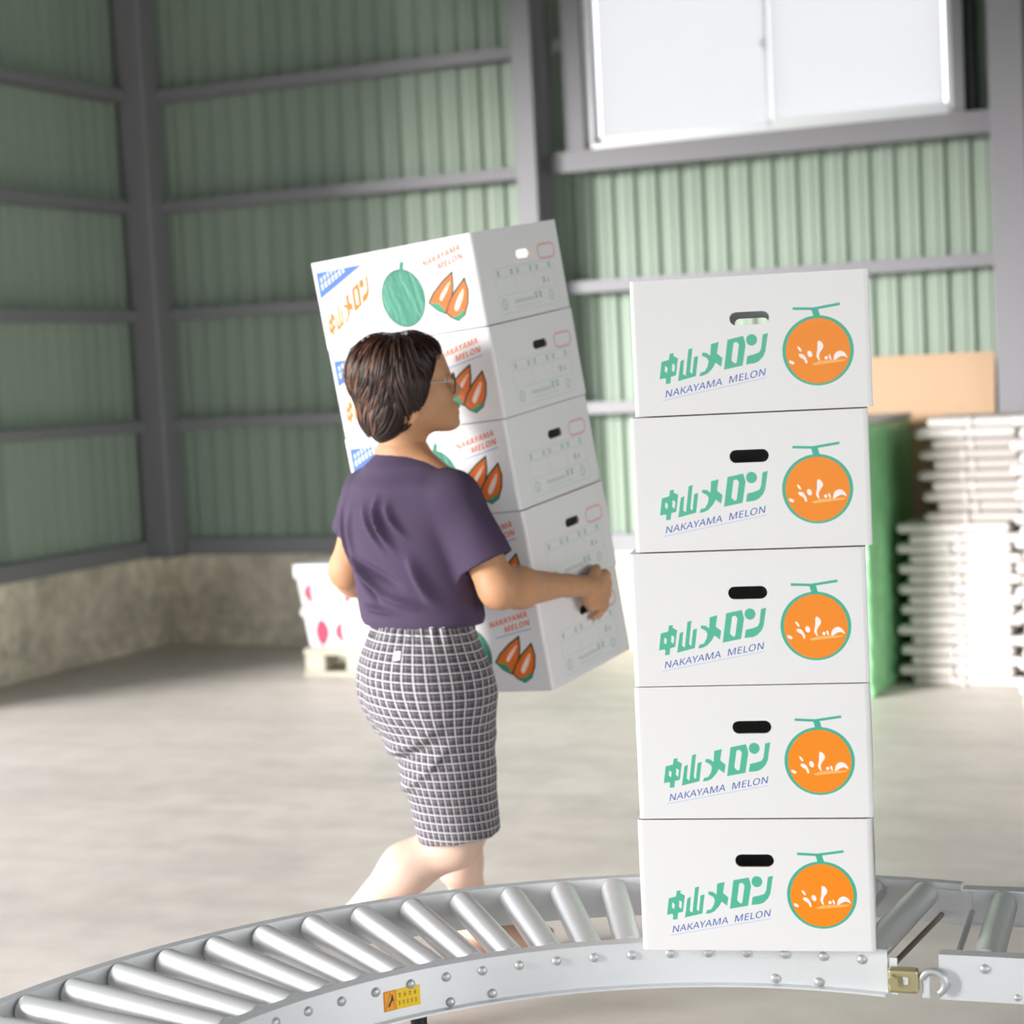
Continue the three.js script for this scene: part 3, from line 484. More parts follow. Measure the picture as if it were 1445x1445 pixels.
{
  // two nested white produce crates on a plastic pallet
  const crateM = phys({ color: 0xd2d3d6, roughness: 0.4, clearcoat: 0.2, clearcoatRoughness: 0.4 }), slot = std({ color: 0x36503a, roughness: 0.7 });
  const art = (leaf) => canvasTexture(canvas(512, 150, (g, w, h) => {
    g.fillStyle = '#d2d3d6'; g.fillRect(0, 0, w, h); g.fillStyle = '#d82a4c';
    const x0 = leaf ? 178 : 40, dx = leaf ? 200 : 235;
    if (leaf) { blob(g, [[84, -25], [128, 55], [116, 110], [80, 175], [46, 120], [40, 50]]); g.fill(); }
    blob(g, [[x0 + 28, 0], [x0 - 24, 45], [x0 - 22, 105], [x0 + 34, 150], [x0 + 18, 75]]); g.fill();
    blob(g, [[x0 + dx - 28, 0], [x0 + dx + 24, 45], [x0 + dx + 22, 105], [x0 + dx - 34, 150], [x0 + dx - 18, 75]]); g.fill();
    g.fillStyle = '#8a8a92'; for (let i = 0; i < 5; i++) { const x = x0 + 48 + i * 28; g.fillRect(x, 66, 22, 6); g.fillRect(x + 9, 50, 6, 52); g.fillRect(x + 2, 92, 20, 6); }
  }));
  const tapered = (w0, w1, d0, d1, h) => { const g = new RoundedBoxGeometry(1, 1, 1, 3, 0.03), p = g.attributes.position; for (let i = 0; i < p.count; i++) { const t = p.getY(i) + 0.5; p.setXYZ(i, p.getX(i) * lerp(w0, w1, t), t * h, p.getZ(i) * lerp(d0, d1, t)); } g.computeVertexNormals(); return g; };
  function crate(label, u, y, bodyH, rimH, leaf) {
    const c = thing('produce_crate', label, 'crate', 'produce crates on the pallet'); inHall(c, u, y, 0.78);
    mesh('tub', tapered(0.5, 0.535, 0.38, 0.41, bodyH), crateM, c);
    mesh('rim', rbx(0.555, rimH, 0.43, 0.008, 0, bodyH + rimH / 2, 0), crateM, c);
    const d = mesh('print', new RoundedBoxGeometry(0.49, bodyH * 0.82, 0.002, 1, 0.0008).rotateX(Math.atan(0.015 / bodyH)).translate(0, bodyH * 0.5, 0.2015), std({ map: art(leaf), roughness: 0.5 }), c);
    const q = d.geometry.attributes; for (let i = 0; i < q.position.count; i++) q.uv.setXY(i, q.position.getX(i) / 0.49 + 0.5, (q.position.getY(i) - bodyH * 0.09) / (bodyH * 0.82));
    return c;
  }
  crate('white plastic crate with a red leaf mark, lower of the two on the pallet', 1.765, 0.134, 0.155, 0.038, true);
  const top = crate('white plastic crate with a deep rim, upper of the two on the pallet', 1.735, 0.328, 0.148, 0.068, false);
  mesh('hand_slot', rbx(0.05, 0.014, 0.004, 0.0015, -0.11, 0.17, 0.2155, 1), slot, top);
  const pal = thing('plastic_pallet', 'pale beige plastic pallet under the white produce crates', 'pallet'); inHall(pal, 1.79, 0, 0.78);
  const pm = std({ color: 0xaaa697, roughness: 0.6 });
  mesh('deck', rbx(0.58, 0.03, 0.46, 0.006, 0, 0.118, 0), pm, pal); mesh('bottom_deck', rbx(0.58, 0.022, 0.46, 0.005, 0, 0.011, 0), pm, pal);
  for (const x of [-0.23, 0, 0.23]) for (const z of [-0.17, 0.17]) mesh('block', rbx(0.115, 0.082, 0.11, 0.01, x, 0.0625, z), pm, pal);
}

// ------------------------------------------------------------------ the person carrying cartons
/** Naive surface nets: the zero surface of f in the box lo..hi, with normals from the field. */
function surface(f, lo, hi, cell) {
  const nx = Math.ceil((hi.x - lo.x) / cell) + 1, ny = Math.ceil((hi.y - lo.y) / cell) + 1, nz = Math.ceil((hi.z - lo.z) / cell) + 1;
  const F = new Float32Array(nx * ny * nz), id = new Int32Array(nx * ny * nz).fill(-1), at = (i, j, k) => (k * ny + j) * nx + i;
  for (let k = 0; k < nz; k++) for (let j = 0; j < ny; j++) for (let i = 0; i < nx; i++) F[at(i, j, k)] = f(lo.x + i * cell, lo.y + j * cell, lo.z + k * cell);
  const pos = [], nor = [], idx = [];
  for (let k = 0; k < nz - 1; k++) for (let j = 0; j < ny - 1; j++) for (let i = 0; i < nx - 1; i++) {
    let n = 0, x = 0, y = 0, z = 0, neg = 0; const c = [];
    for (let q = 0; q < 8; q++) { c[q] = F[at(i + (q & 1), j + ((q >> 1) & 1), k + (q >> 2))]; if (c[q] < 0) neg++; }
    if (neg === 0 || neg === 8) continue;
    for (let q = 0; q < 8; q++) for (const b of [1, 2, 4]) {
      if (q & b) continue; const r = q | b; if ((c[q] < 0) === (c[r] < 0)) continue;
      const t = c[q] / (c[q] - c[r]); n++;
      x += (q & 1) + (b === 1 ? t : 0); y += ((q >> 1) & 1) + (b === 2 ? t : 0); z += (q >> 2) + (b === 4 ? t : 0);
    }
    const X = lo.x + (i + x / n) * cell, Y = lo.y + (j + y / n) * cell, Z = lo.z + (k + z / n) * cell, e = cell * 0.6;
    const g = V3(f(X + e, Y, Z) - f(X - e, Y, Z), f(X, Y + e, Z) - f(X, Y - e, Z), f(X, Y, Z + e) - f(X, Y, Z - e)).normalize();
    id[at(i, j, k)] = pos.length / 3; pos.push(X, Y, Z); nor.push(g.x, g.y, g.z);
  }
  const quad = (a, b, c, d, flip) => { if (a < 0 || b < 0 || c < 0 || d < 0) return; if (flip) idx.push(a, c, b, a, d, c); else idx.push(a, b, c, a, c, d); };
  for (let k = 1; k < nz - 1; k++) for (let j = 1; j < ny - 1; j++) for (let i = 1; i < nx - 1; i++) {
    const s = F[at(i, j, k)] < 0;
    if (s !== F[at(i + 1, j, k)] < 0) quad(id[at(i, j - 1, k - 1)], id[at(i, j, k - 1)], id[at(i, j, k)], id[at(i, j - 1, k)], !s);
    if (s !== F[at(i, j + 1, k)] < 0) quad(id[at(i - 1, j, k - 1)], id[at(i - 1, j, k)], id[at(i, j, k)], id[at(i, j, k - 1)], !s);
    if (s !== F[at(i, j, k + 1)] < 0) quad(id[at(i - 1, j - 1, k)], id[at(i, j - 1, k)], id[at(i, j, k)], id[at(i - 1, j, k)], !s);
  }
  const g = new THREE.BufferGeometry();
  g.setAttribute('position', new THREE.Float32BufferAttribute(pos, 3)); g.setAttribute('normal', new THREE.Float32BufferAttribute(nor, 3)); g.setIndex(idx);
  return g;
}
const smin = (a, b, k) => { const h = Math.max(k - Math.abs(a - b), 0) / k; return Math.min(a, b) - h * h * k * 0.25; };
const smax = (a, b, k) => -smin(-a, -b, k);
const cap = (a, b, ra, rb = ra) => { const dx = b.x - a.x, dy = b.y - a.y, dz = b.z - a.z, l2 = dx * dx + dy * dy + dz * dz || 1e-9; return (x, y, z) => { const px = x - a.x, py = y - a.y, pz = z - a.z, h = clamp((px * dx + py * dy + pz * dz) / l2, 0, 1), ex = px - h * dx, ey = py - h * dy, ez = pz - h * dz; return Math.sqrt(ex * ex + ey * ey + ez * ez) - (ra + (rb - ra) * h); }; };
const ell = (c, F, U, R, rf, ru, rw) => (x, y, z) => { const px = x - c.x, py = y - c.y, pz = z - c.z, a = (px * F.x + py * F.y + pz * F.z), b = (px * U.x + py * U.y + pz * U.z), d = (px * R.x + py * R.y + pz * R.z), k0 = Math.sqrt((a / rf) ** 2 + (b / ru) ** 2 + (d / rw) ** 2), k1 = Math.sqrt((a / rf / rf) ** 2 + (b / ru / ru) ** 2 + (d / rw / rw) ** 2); return k0 * (k0 - 1) / (k1 || 1e-9); };
const joined = (list, k) => (x, y, z) => { let d = 1e9; for (const f of list) d = smin(d, f(x, y, z), k); return d; };
const facing = (deg) => { const a = deg * DEG; return { F: V3(Math.cos(a), 0, -Math.sin(a)), R: V3(Math.sin(a), 0, Math.cos(a)), U: V3(0, 1, 0) }; };   // degrees turned away from the camera's right

const person = thing('person', 'person in a purple t-shirt and checked shorts carrying five melon cartons', 'person');
const FOOT = V3(-0.2, 0, -3.98); person.position.copy(FOOT);
const put = (name, g, m) => mesh(name, g.translate(-FOOT.x, -FOOT.y, -FOOT.z), m, person);
const J = {
  head: W(-0.199, 1.404, 3.98), neck: W(-0.222, 1.262, 3.985), chest: W(-0.226, 1.13, 3.985), waist: W(-0.198, 0.922, 3.985), hip: W(-0.198, 0.815, 3.985),
  shR: W(-0.118, 1.172, 3.9), elR: W(-0.034, 0.985, 3.87), wrR: W(0.108, 0.958, 4.115), shL: W(-0.3, 1.178, 4.06), elL: W(-0.362, 1.012, 4.13), wrL: W(-0.334, 0.937, 4.375),
  hipR: W(-0.165, 0.79, 3.91), knR: W(-0.15, 0.462, 3.9), anR: W(-0.462, 0.225, 3.92), hipL: W(-0.222, 0.78, 4.06), knL: W(-0.142, 0.415, 4.2), anL: W(-0.135, 0.085, 4.52),
};
const T = facing(45), P = facing(27), Hd = facing(8);
const hp = (a, y, w) => J.head.clone().addScaledVector(Hd.F, a).addScaledVector(Hd.U, y).addScaledVector(Hd.R, w);
// head
const headField = (() => {
  const hc = (a, ra, b, rb) => cap(hp(...a), hp(...b), ra, rb), he = (c, rf, ru, rw) => ell(hp(...c), Hd.F, Hd.U, Hd.R, rf, ru, rw);
  const base = joined([he([-0.02, 0.026, 0], 0.09, 0.08, 0.073), he([0.026, -0.02, 0], 0.056, 0.072, 0.056), hc([0.068, -0.07, 0.012], 0.021, [0.002, -0.052, 0.046], 0.024), hc([0.068, -0.07, -0.012], 0.021, [0.002, -0.052, -0.046], 0.024), he([0.048, -0.022, 0.034], 0.03, 0.028, 0.024), he([0.048, -0.022, -0.034], 0.03, 0.028, 0.024), he([0.05, 0.04, 0], 0.022, 0.035, 0.05), cap(hp(-0.02, -0.05, 0), J.neck, 0.048, 0.05)], 0.03);
  const fine = joined([hc([0.076, 0.024, 0], 0.0075, [0.0985, -0.012, 0], 0.0105), he([0.088, -0.018, 0.0095], 0.011, 0.0085, 0.0085), he([0.088, -0.018, -0.0095], 0.011, 0.0085, 0.0085), he([0.0885, -0.0455, 0], 0.0135, 0.0068, 0.02), he([0.0865, -0.0585, 0], 0.0135, 0.007, 0.018), he([0.084, -0.08, 0], 0.0165, 0.0145, 0.018), hc([0.066, 0.03, 0.012], 0.009, [0.055, 0.03, 0.042], 0.008), hc([0.066, 0.03, -0.012], 0.009, [0.055, 0.03, -0.042], 0.008)], 0.012);
  const sockets = joined([he([0.079, 0.008, 0.031], 0.013, 0.011, 0.018), he([0.079, 0.008, -0.031], 0.013, 0.011, 0.018)], 0.004);
  const mouth = he([0.105, -0.0522, 0], 0.008, 0.0018, 0.02);
  const ears = joined([he([-0.012, -0.012, 0.071], 0.015, 0.029, 0.008), he([-0.012, -0.012, -0.071], 0.015, 0.029, 0.008)], 0.004);
  return (x, y, z) => { let d = smin(base(x, y, z), fine(x, y, z), 0.012); d = smax(d, -sockets(x, y, z), 0.008); d = smax(d, -mouth(x, y, z), 0.002); return smin(d, ears(x, y, z), 0.006); };
})();
// the right hand: back of the hand turned outwards, fingers hooked into the hand hole of the lowest carton
const faceB = { o: V3(-0.058, 1.721, -4.047), s: V3(0.548, 0.121, -0.828), t: V3(0.13, -0.99, -0.059), n: V3(0.826, 0.076, 0.558) };
const fb = (s, t, n) => faceB.o.clone().addScaledVector(faceB.s, s).addScaledVector(faceB.t, t).addScaledVector(faceB.n, n);
const handR = (() => {
  const list = [cap(J.wrR, fb(0.165, 0.812, 0.04), 0.026, 0.022)], knuckles = [];
  for (let i = 0; i < 4; i++) {                       // index to little finger
    const t0 = 0.803 + i * 0.0155, t1 = 0.798 + i * 0.021, s1 = 0.222 - [0.002, 0, 0.007, 0.02][i];
    const wr = fb(0.15, t0, 0.038), kn = fb(s1, t1, 0.042 - i * 0.002); knuckles.push(kn);
    list.push(cap(wr, kn, 0.0135, 0.012));
  }
  const palm = joined(list, 0.016), fingers = [];
  const bends = [[[0.238, 0.798, 0.03], [0.236, 0.812, 0.014], [0.222, 0.826, 0.008]], [[0.242, 0.816, 0.028], [0.238, 0.832, 0.012], [0.222, 0.842, 0.006]], [[0.236, 0.844, 0.026], [0.228, 0.857, 0.012], [0.212, 0.861, 0.006]], [[0.213, 0.87, 0.028], [0.2, 0.881, 0.02], [0.184, 0.886, 0.014]]];
  bends.forEach((b, i) => { const c = [knuckles[i], ...b.map((q) => fb(...q))], r = [0.0112, 0.0102, 0.0092, 0.0078].map((q) => q * (i === 3 ? 0.9 : 1)); fingers.push(joined([0, 1, 2].map((k) => cap(c[k], c[k + 1], r[k], r[k + 1])), 0.004)); });
  fingers.push(joined([cap(fb(0.152, 0.797, 0.042), fb(0.192, 0.784, 0.036), 0.0125, 0.0105), cap(fb(0.192, 0.784, 0.036), fb(0.217, 0.781, 0.024), 0.0105, 0.009), cap(fb(0.217, 0.781, 0.024), fb(0.236, 0.784, 0.012), 0.009, 0.0075)], 0.005));
  return (x, y, z) => { let d = palm(x, y, z); for (const f of fingers) d = smin(d, f(x, y, z), 0.005); return d; };
})();
// the left hand lies flat against the far end of the cartons
const handL = (() => {
  const d0 = V3(0.548, 0.121, -0.828).normalize(), up = V3(-0.13, 0.99, 0.059).normalize(), into = V3(0.826, 0.076, 0.558), w = J.wrL, at = (a, b, c = 0) => w.clone().addScaledVector(d0, a).addScaledVector(up, b).addScaledVector(into, c);
  const fs = [[0.024, 0.165], [0.008, 0.178], [-0.008, 0.17], [-0.023, 0.15]].map(([b, l]) => joined([cap(at(0.02, b * 0.6), at(0.085, b), 0.012, 0.0105), cap(at(0.085, b), at(0.125, b * 1.1, 0.006), 0.0098, 0.009), cap(at(0.125, b * 1.1, 0.006), at(l, b * 1.1, 0.014), 0.009, 0.0075)], 0.004));
  fs.push(joined([cap(at(0.015, 0.015), at(0.055, 0.045), 0.013, 0.0105), cap(at(0.055, 0.045), at(0.09, 0.06, 0.008), 0.0105, 0.008)], 0.004));
  const palm = cap(at(-0.02, 0), at(0.07, 0), 0.024, 0.024);
  return (x, y, z) => { let d = palm(x, y, z); for (const f of fs) d = smin(d, f(x, y, z), 0.006); return d; };
})();
const between = (a, b, t) => a.clone().lerp(b, t);
const limbs = (() => {
  const calf = (k, a, back) => { const m = between(k, a, 0.3).add(back); return joined([cap(k, m, 0.049, 0.05), cap(m, between(k, a, 0.75), 0.05, 0.034), cap(between(k, a, 0.75), a, 0.034, 0.031), cap(a, a.clone().add(V3(0.0, -0.02, 0)), 0.032, 0.03)], 0.03); };
  const arm = (s, e, w) => joined([cap(s, e, 0.046, 0.0385), cap(e, between(e, w, 0.3), 0.041, 0.042), cap(between(e, w, 0.3), w, 0.042, 0.0245)], 0.02);
  const list = [arm(J.shR, J.elR, J.wrR), arm(J.shL, J.elL, J.wrL), cap(J.neck, J.chest, 0.05, 0.09), cap(J.chest, J.waist, 0.09, 0.09), cap(J.waist, J.hip, 0.09, 0.1), cap(J.shR, J.neck, 0.045, 0.045), cap(J.shL, J.neck, 0.045, 0.045),
    cap(J.hipR, J.knR, 0.085, 0.055), cap(J.hipL, J.knL, 0.085, 0.05), calf(J.knR, J.anR, V3(-0.012, 0.016, 0)), calf(J.knL, J.anL, V3(-0.02, 0, 0))];
  return joined(list, 0.025);
})();
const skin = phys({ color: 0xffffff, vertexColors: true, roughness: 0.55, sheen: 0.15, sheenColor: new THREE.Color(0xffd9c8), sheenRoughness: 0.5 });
{
  const parts = [surface(limbs, V3(-0.55, 0.02, -4.6), V3(0.17, 1.32, -3.75), 0.011), surface(headField, V3(-0.34, 1.24, -4.12), V3(-0.07, 1.54, -3.84), 0.003), surface(handR, V3(0.06, 0.83, -4.36), V3(0.24, 1.03, -4.05), 0.0028), surface(handL, V3(-0.41, 0.84, -4.58), V3(-0.19, 1.06, -4.32), 0.0035)];
  const whole = mergeGeometries(parts.map((g) => g.toNonIndexed())), bp = whole.attributes.position, col = new Float32Array(bp.count * 3);
  for (let i = 0; i < bp.count; i++) { const k = bp.getY(i) > 0.7 ? 1 : 0, m = 1 + 0.07 * noise3.noise(bp.getX(i) * 60, bp.getY(i) * 60, bp.getZ(i) * 60); col.set([lerp(0.76, 0.56, k) * m, lerp(0.53, 0.29, k) * m, lerp(0.43, 0.155, k) * m], i * 3); }   // arms and face in a deeper skin tone, legs in a paler one
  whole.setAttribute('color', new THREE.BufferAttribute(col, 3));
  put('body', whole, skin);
  const eyeW = std({ color: 0xe8e2dc, roughness: 0.2 }), eyeB = std({ color: 0x20120c, roughness: 0.15 });
  for (const w of [0.031, -0.031]) { const e = put('eye', new THREE.SphereGeometry(0.0115, 20, 14).translate(...hp(0.0625, 0.008, w).toArray()), eyeW); mesh('iris', new THREE.SphereGeometry(0.006, 14, 10).translate(...hp(0.0695, 0.007, w).sub(FOOT).toArray()), eyeB, e); }
  const lips = surface(joined([ell(hp(0.0898, -0.0462, 0), Hd.F, Hd.U, Hd.R, 0.0135, 0.0054, 0.0185), ell(hp(0.0878, -0.058, 0), Hd.F, Hd.U, Hd.R, 0.0135, 0.0057, 0.0165)], 0.001), hp(0.055, -0.07, 0).add(V3(-0.03, 0, -0.03)), hp(0.106, -0.035, 0).add(V3(0.03, 0, 0.03)), 0.002);
  put('lips', lips, std({ color: new THREE.Color().setRGB(0.42, 0.15, 0.11), roughness: 0.4 }));
}
// t-shirt
const shirtM = std({ color: new THREE.Color().setRGB(0.068, 0.045, 0.092), roughness: 0.92, bumpMap: grainMap, bumpScale: 0.0004 });
{
  const prof = [[0.90, 0.142, 0.104, 0.0], [0.925, 0.15, 0.11, 0.0], [0.96, 0.149, 0.11, 0], [1.02, 0.147, 0.108, 0], [1.09, 0.15, 0.108, 0], [1.15, 0.146, 0.104, 0], [1.195, 0.12, 0.09, 0], [1.235, 0.078, 0.068, 0], [1.27, 0.045, 0.045, 0]];
  const look = (y) => { let i = 0; while (i < prof.length - 2 && y > prof[i + 1][0]) i++; const t = sstep(y, prof[i][0], prof[i + 1][0]); return [lerp(prof[i][1], prof[i + 1][1], t), lerp(prof[i][2], prof[i + 1][2], t)]; };
  const spine = (y) => (y > J.chest.y ? between(J.chest, J.neck, (y - J.chest.y) / (J.neck.y - J.chest.y)) : between(J.waist, J.chest, (y - J.waist.y) / (J.chest.y - J.waist.y)));
  const ridges = [[0.02, 1.18, 0.062, 1.075, 0.009, 0.008], [-0.012, 1.165, 0.038, 1.07, 0.006, 0.008], [0.05, 1.17, 0.09, 1.1, 0.006, 0.007], [-0.1, 1.05, 0.0, 0.965, -0.009, 0.009], [-0.085, 1.06, 0.02, 0.98, 0.009, 0.009], [-0.05, 1.05, 0.06, 1.0, -0.006, 0.01], [0.0, 0.985, 0.1, 0.955, 0.006, 0.01], [-0.07, 0.955, 0.04, 0.945, 0.006, 0.008], [-0.11, 1.17, -0.115, 1.03, 0.005, 0.008], [0.09, 1.06, 0.12, 0.96, 0.006, 0.01], [-0.06, 1.16, -0.07, 1.05, 0.004, 0.01]];
  const fold = (l, s, y) => {
    if (s > 0.03) return 0.003 * noise3.noise(l * 14, y * 10, 2);
    let v = 0; for (const [l0, y0, l1, y1, a0, w] of ridges) { const dx = l1 - l0, dy = y1 - y0, h = clamp(((l - l0) * dx + (y - y0) * dy) / (dx * dx + dy * dy), 0, 1), d = Math.hypot(l - l0 - h * dx, y - y0 - h * dy); v += 2.5 * a0 * Math.exp(-(d * d) / (w * w)) * Math.sin(Math.PI * clamp(h * 0.9 + 0.05, 0, 1)); }
    return v + 0.0025 * noise3.noise(l * 16 + 3, y * 8, s * 8);
  };
  const sleeve = (s, e, k) => { const end = between(s, e, k), u = e.clone().sub(s).normalize(), out = cap(s, end, 0.054, 0.0605), inn = cap(between(s, e, 0.4), e.clone().addScaledVector(u, 0.1), 0.046, 0.055); return (x, y, z) => { const along_ = (x - end.x) * u.x + (y - end.y) * u.y + (z - end.z) * u.z; let d = out(x, y, z) - 0.003 * noise3.noise(x * 22, y * 14, z * 22); d = Math.max(d, along_); return smax(d, -inn(x, y, z), 0.004); }; };
  const sR = sleeve(J.shR, J.elR, 0.72), sL = sleeve(J.shL, J.elL, 0.5), shoulders = joined([cap(J.shR, J.neck.clone().add(V3(0, -0.04, 0)), 0.052, 0.052), cap(J.shL, J.neck.clone().add(V3(0, -0.04, 0)), 0.052, 0.052)], 0.02);
  const neckHole = cap(J.neck.clone().add(V3(0.004, -0.006, 0)).addScaledVector(T.F, 0.02), hp(-0.02, 0, 0), 0.055, 0.07);
  const field = (x, y, z) => {
    const c = spine(y), [a, b] = look(y), px = x - c.x, pz = z - c.z, l = px * T.R.x + pz * T.R.z, s = px * T.F.x + pz * T.F.z;
    let d = (Math.sqrt((l / a) ** 2 + (s / b) ** 2) - 1) * Math.min(a, b);
    d = Math.max(d, 0.908 - y); d = Math.max(d, y - 1.29);
    d = smin(d, shoulders(x, y, z), 0.05);
    d -= fold(l, s, y);
    d = smin(d, Math.min(sR(x, y, z), sL(x, y, z)), 0.022);
    return smax(d, -neckHole(x, y, z), 0.006);
  };
  put('t_shirt', surface(field, V3(-0.46, 0.89, -4.25), V3(0.04, 1.3, -3.74), 0.0048), shirtM);
  const collar = new THREE.TorusGeometry(0.057, 0.0075, 10, 40); collar.scale(1, 1, 1.7); collar.rotateX(Math.PI / 2 + 0.36).rotateY(Math.PI / 2 + 45 * DEG); put('collar', collar.translate(J.neck.x + 0.012, J.neck.y - 0.012, J.neck.z - 0.006), shirtM);
}
// shorts
{
  const plaid = canvasTexture(canvas(256, 256, (g, w) => {
    g.fillStyle = '#4a454c'; g.fillRect(0, 0, w, w);
    g.fillStyle = 'rgba(190,184,190,0.28)'; for (const k of [0, 1]) { const o = k * 128; g.fillRect(o + 52, 0, 24, w); g.fillRect(0, o + 52, w, 24); }
    g.fillStyle = 'rgba(236,233,238,0.7)'; for (const k of [0, 1]) { const o = k * 128; g.fillRect(o + 4, 0, 24, w); g.fillRect(0, o + 4, w, 24); }
    g.fillStyle = 'rgba(30,26,32,0.5)'; for (const k of [0, 1]) { const o = k * 128; g.fillRect(o + 28, 0, 6, w); g.fillRect(o + 122, 0, 6, w); g.fillRect(0, o + 28, w, 6); g.fillRect(0, o + 122, w, 6); }
  }), [1 / 0.036, 1 / 0.036]);
  const prof = [[0.70, 0.13, 0.098], [0.76, 0.15, 0.118], [0.82, 0.153, 0.117], [0.88, 0.143, 0.105], [0.91, 0.134, 0.1], [0.935, 0.118, 0.088]];
  const look = (y) => { let i = 0; while (i < prof.length - 2 && y > prof[i + 1][0]) i++; const t = clamp((y - prof[i][0]) / (prof[i + 1][0] - prof[i][0]), 0, 1); return [lerp(prof[i][1], prof[i + 1][1], t), lerp(prof[i][2], prof[i + 1][2], t)]; };
  const axis = (y) => W(lerp(-0.186, -0.2, (y - 0.7) / 0.22), y, 3.985);
  const legR = [W(-0.178, 0.74, 3.915), W(-0.158, 0.62, 3.9), W(-0.138, 0.455, 3.9)], legL = [W(-0.21, 0.74, 4.05), W(-0.175, 0.62, 4.09), W(-0.145, 0.455, 4.16)];
  const leg = (p) => joined([cap(p[0], p[1], 0.112, 0.096), cap(p[1], p[2].clone().add(V3(0.006, -0.06, 0)), 0.096, 0.082)], 0.02), lr = leg(legR), ll = leg(legL), inR = cap(between(legR[1], legR[2], 0.5), legR[2].clone().add(V3(0.012, -0.12, 0)), 0.066, 0.072), inL = cap(between(legL[1], legL[2], 0.5), legL[2].clone().add(V3(0.012, -0.12, 0)), 0.066, 0.072);
  const seat = ell(W(-0.232, 0.8, 3.965), P.F, P.U, P.R, 0.1, 0.12, 0.135);
  const wave = (x, y, z) => 0.004 * noise3.noise(x * 14, y * 7 + 3, z * 14) + 0.009 * Math.exp(-(((y - 0.7 - (x + 0.2) * 0.55) / 0.014) ** 2)) * sstep(-x, 0.13, 0.24) - 0.008 * Math.exp(-(((y - 0.672 - (x + 0.2) * 0.5) / 0.012) ** 2)) * sstep(-x, 0.13, 0.24) + 0.007 * Math.exp(-(((y - 0.63 - (x + 0.2) * 0.9) / 0.013) ** 2)) * sstep(-x, 0.12, 0.2);
  const field = (x, y, z) => {
    const c = axis(y), [a, b] = look(y), px = x - c.x, pz = z - c.z, l = px * P.R.x + pz * P.R.z, s = px * P.F.x + pz * P.F.z, ang = Math.atan2(l, s);
    let d = (Math.sqrt((l / a) ** 2 + (s / b) ** 2) - 1) * Math.min(a, b);
    d = Math.max(d, 0.7 - y); d = Math.max(d, y - 0.928);
    d = smin(d, seat(x, y, z), 0.03);
    d -= 0.0028 * Math.cos(ang * 34) * sstep(y, 0.86, 0.91);
    let g = smin(lr(x, y, z), ll(x, y, z), 0.012);
    const hem = 0.474 + (x + 0.14) * 0.08;
    g = Math.max(g, hem - y); g = smax(g, -Math.min(inR(x, y, z), inL(x, y, z)), 0.003);
    return smin(d, g, 0.07) - wave(x, y, z);
  };
  const g = surface(field, V3(-0.38, 0.43, -4.3), V3(-0.0, 0.96, -3.77), 0.0055).toNonIndexed(), p = g.attributes.position, uv = new Float32Array(p.count * 2);
  const at = (list, y) => { const [a, b, c] = list; return y > b.y ? between(b, a, clamp((y - b.y) / (a.y - b.y), 0, 1)) : between(c, b, clamp((y - c.y) / (b.y - c.y), 0, 1)); };
  for (let i = 0; i < p.count; i += 3) {                // cloth runs round the hip and round each leg; the check is 18 mm
    const my = (p.getY(i) + p.getY(i + 1) + p.getY(i + 2)) / 3, mx = (p.getX(i) + p.getX(i + 1) + p.getX(i + 2)) / 3, mz = (p.getZ(i) + p.getZ(i + 1) + p.getZ(i + 2)) / 3;
    const k = sstep(my, 0.66, 0.82), r = at(legR, my), l = at(legL, my), right = lr(mx, my, mz) < ll(mx, my, mz), side = right ? r : l;
    const c = axis(my).lerp(side, 1 - k), R = 0.12; let first = 0;
    for (let q = 0; q < 3; q++) {
      let a = Math.atan2(p.getX(i + q) - c.x, p.getZ(i + q) - c.z); if (q === 0) first = a; else { while (a - first > Math.PI) a -= 2 * Math.PI; while (first - a > Math.PI) a += 2 * Math.PI; }
      uv[(i + q) * 2] = a * R; uv[(i + q) * 2 + 1] = p.getY(i + q) + 0.1 * (p.getX(i + q) + 0.2) * 0.4;
    }
  }
  g.setAttribute('uv', new THREE.BufferAttribute(uv, 2));
  put('shorts', g, std({ map: plaid, roughness: 0.95 }));
  const tagAt = V3(-0.246, 0.86, -3.74); while (field(tagAt.x, tagAt.y, tagAt.z) > 0 && tagAt.z > -4) tagAt.z -= 0.001;      // sewn on the cloth
  const e = 0.003, tn = V3(field(tagAt.x + e, tagAt.y, tagAt.z) - field(tagAt.x - e, tagAt.y, tagAt.z), field(tagAt.x, tagAt.y + e, tagAt.z) - field(tagAt.x, tagAt.y - e, tagAt.z), field(tagAt.x, tagAt.y, tagAt.z + e) - field(tagAt.x, tagAt.y, tagAt.z - e)).normalize(), t = new RoundedBoxGeometry(0.015, 0.02, 0.006, 1, 0.001).applyQuaternion(new THREE.Quaternion().setFromUnitVectors(V3(0, 0, 1), tn)); put('pocket_tag', t.translate(tagAt.x, tagAt.y, tagAt.z), std({ color: 0xf2f0e4, roughness: 0.8 }));
}
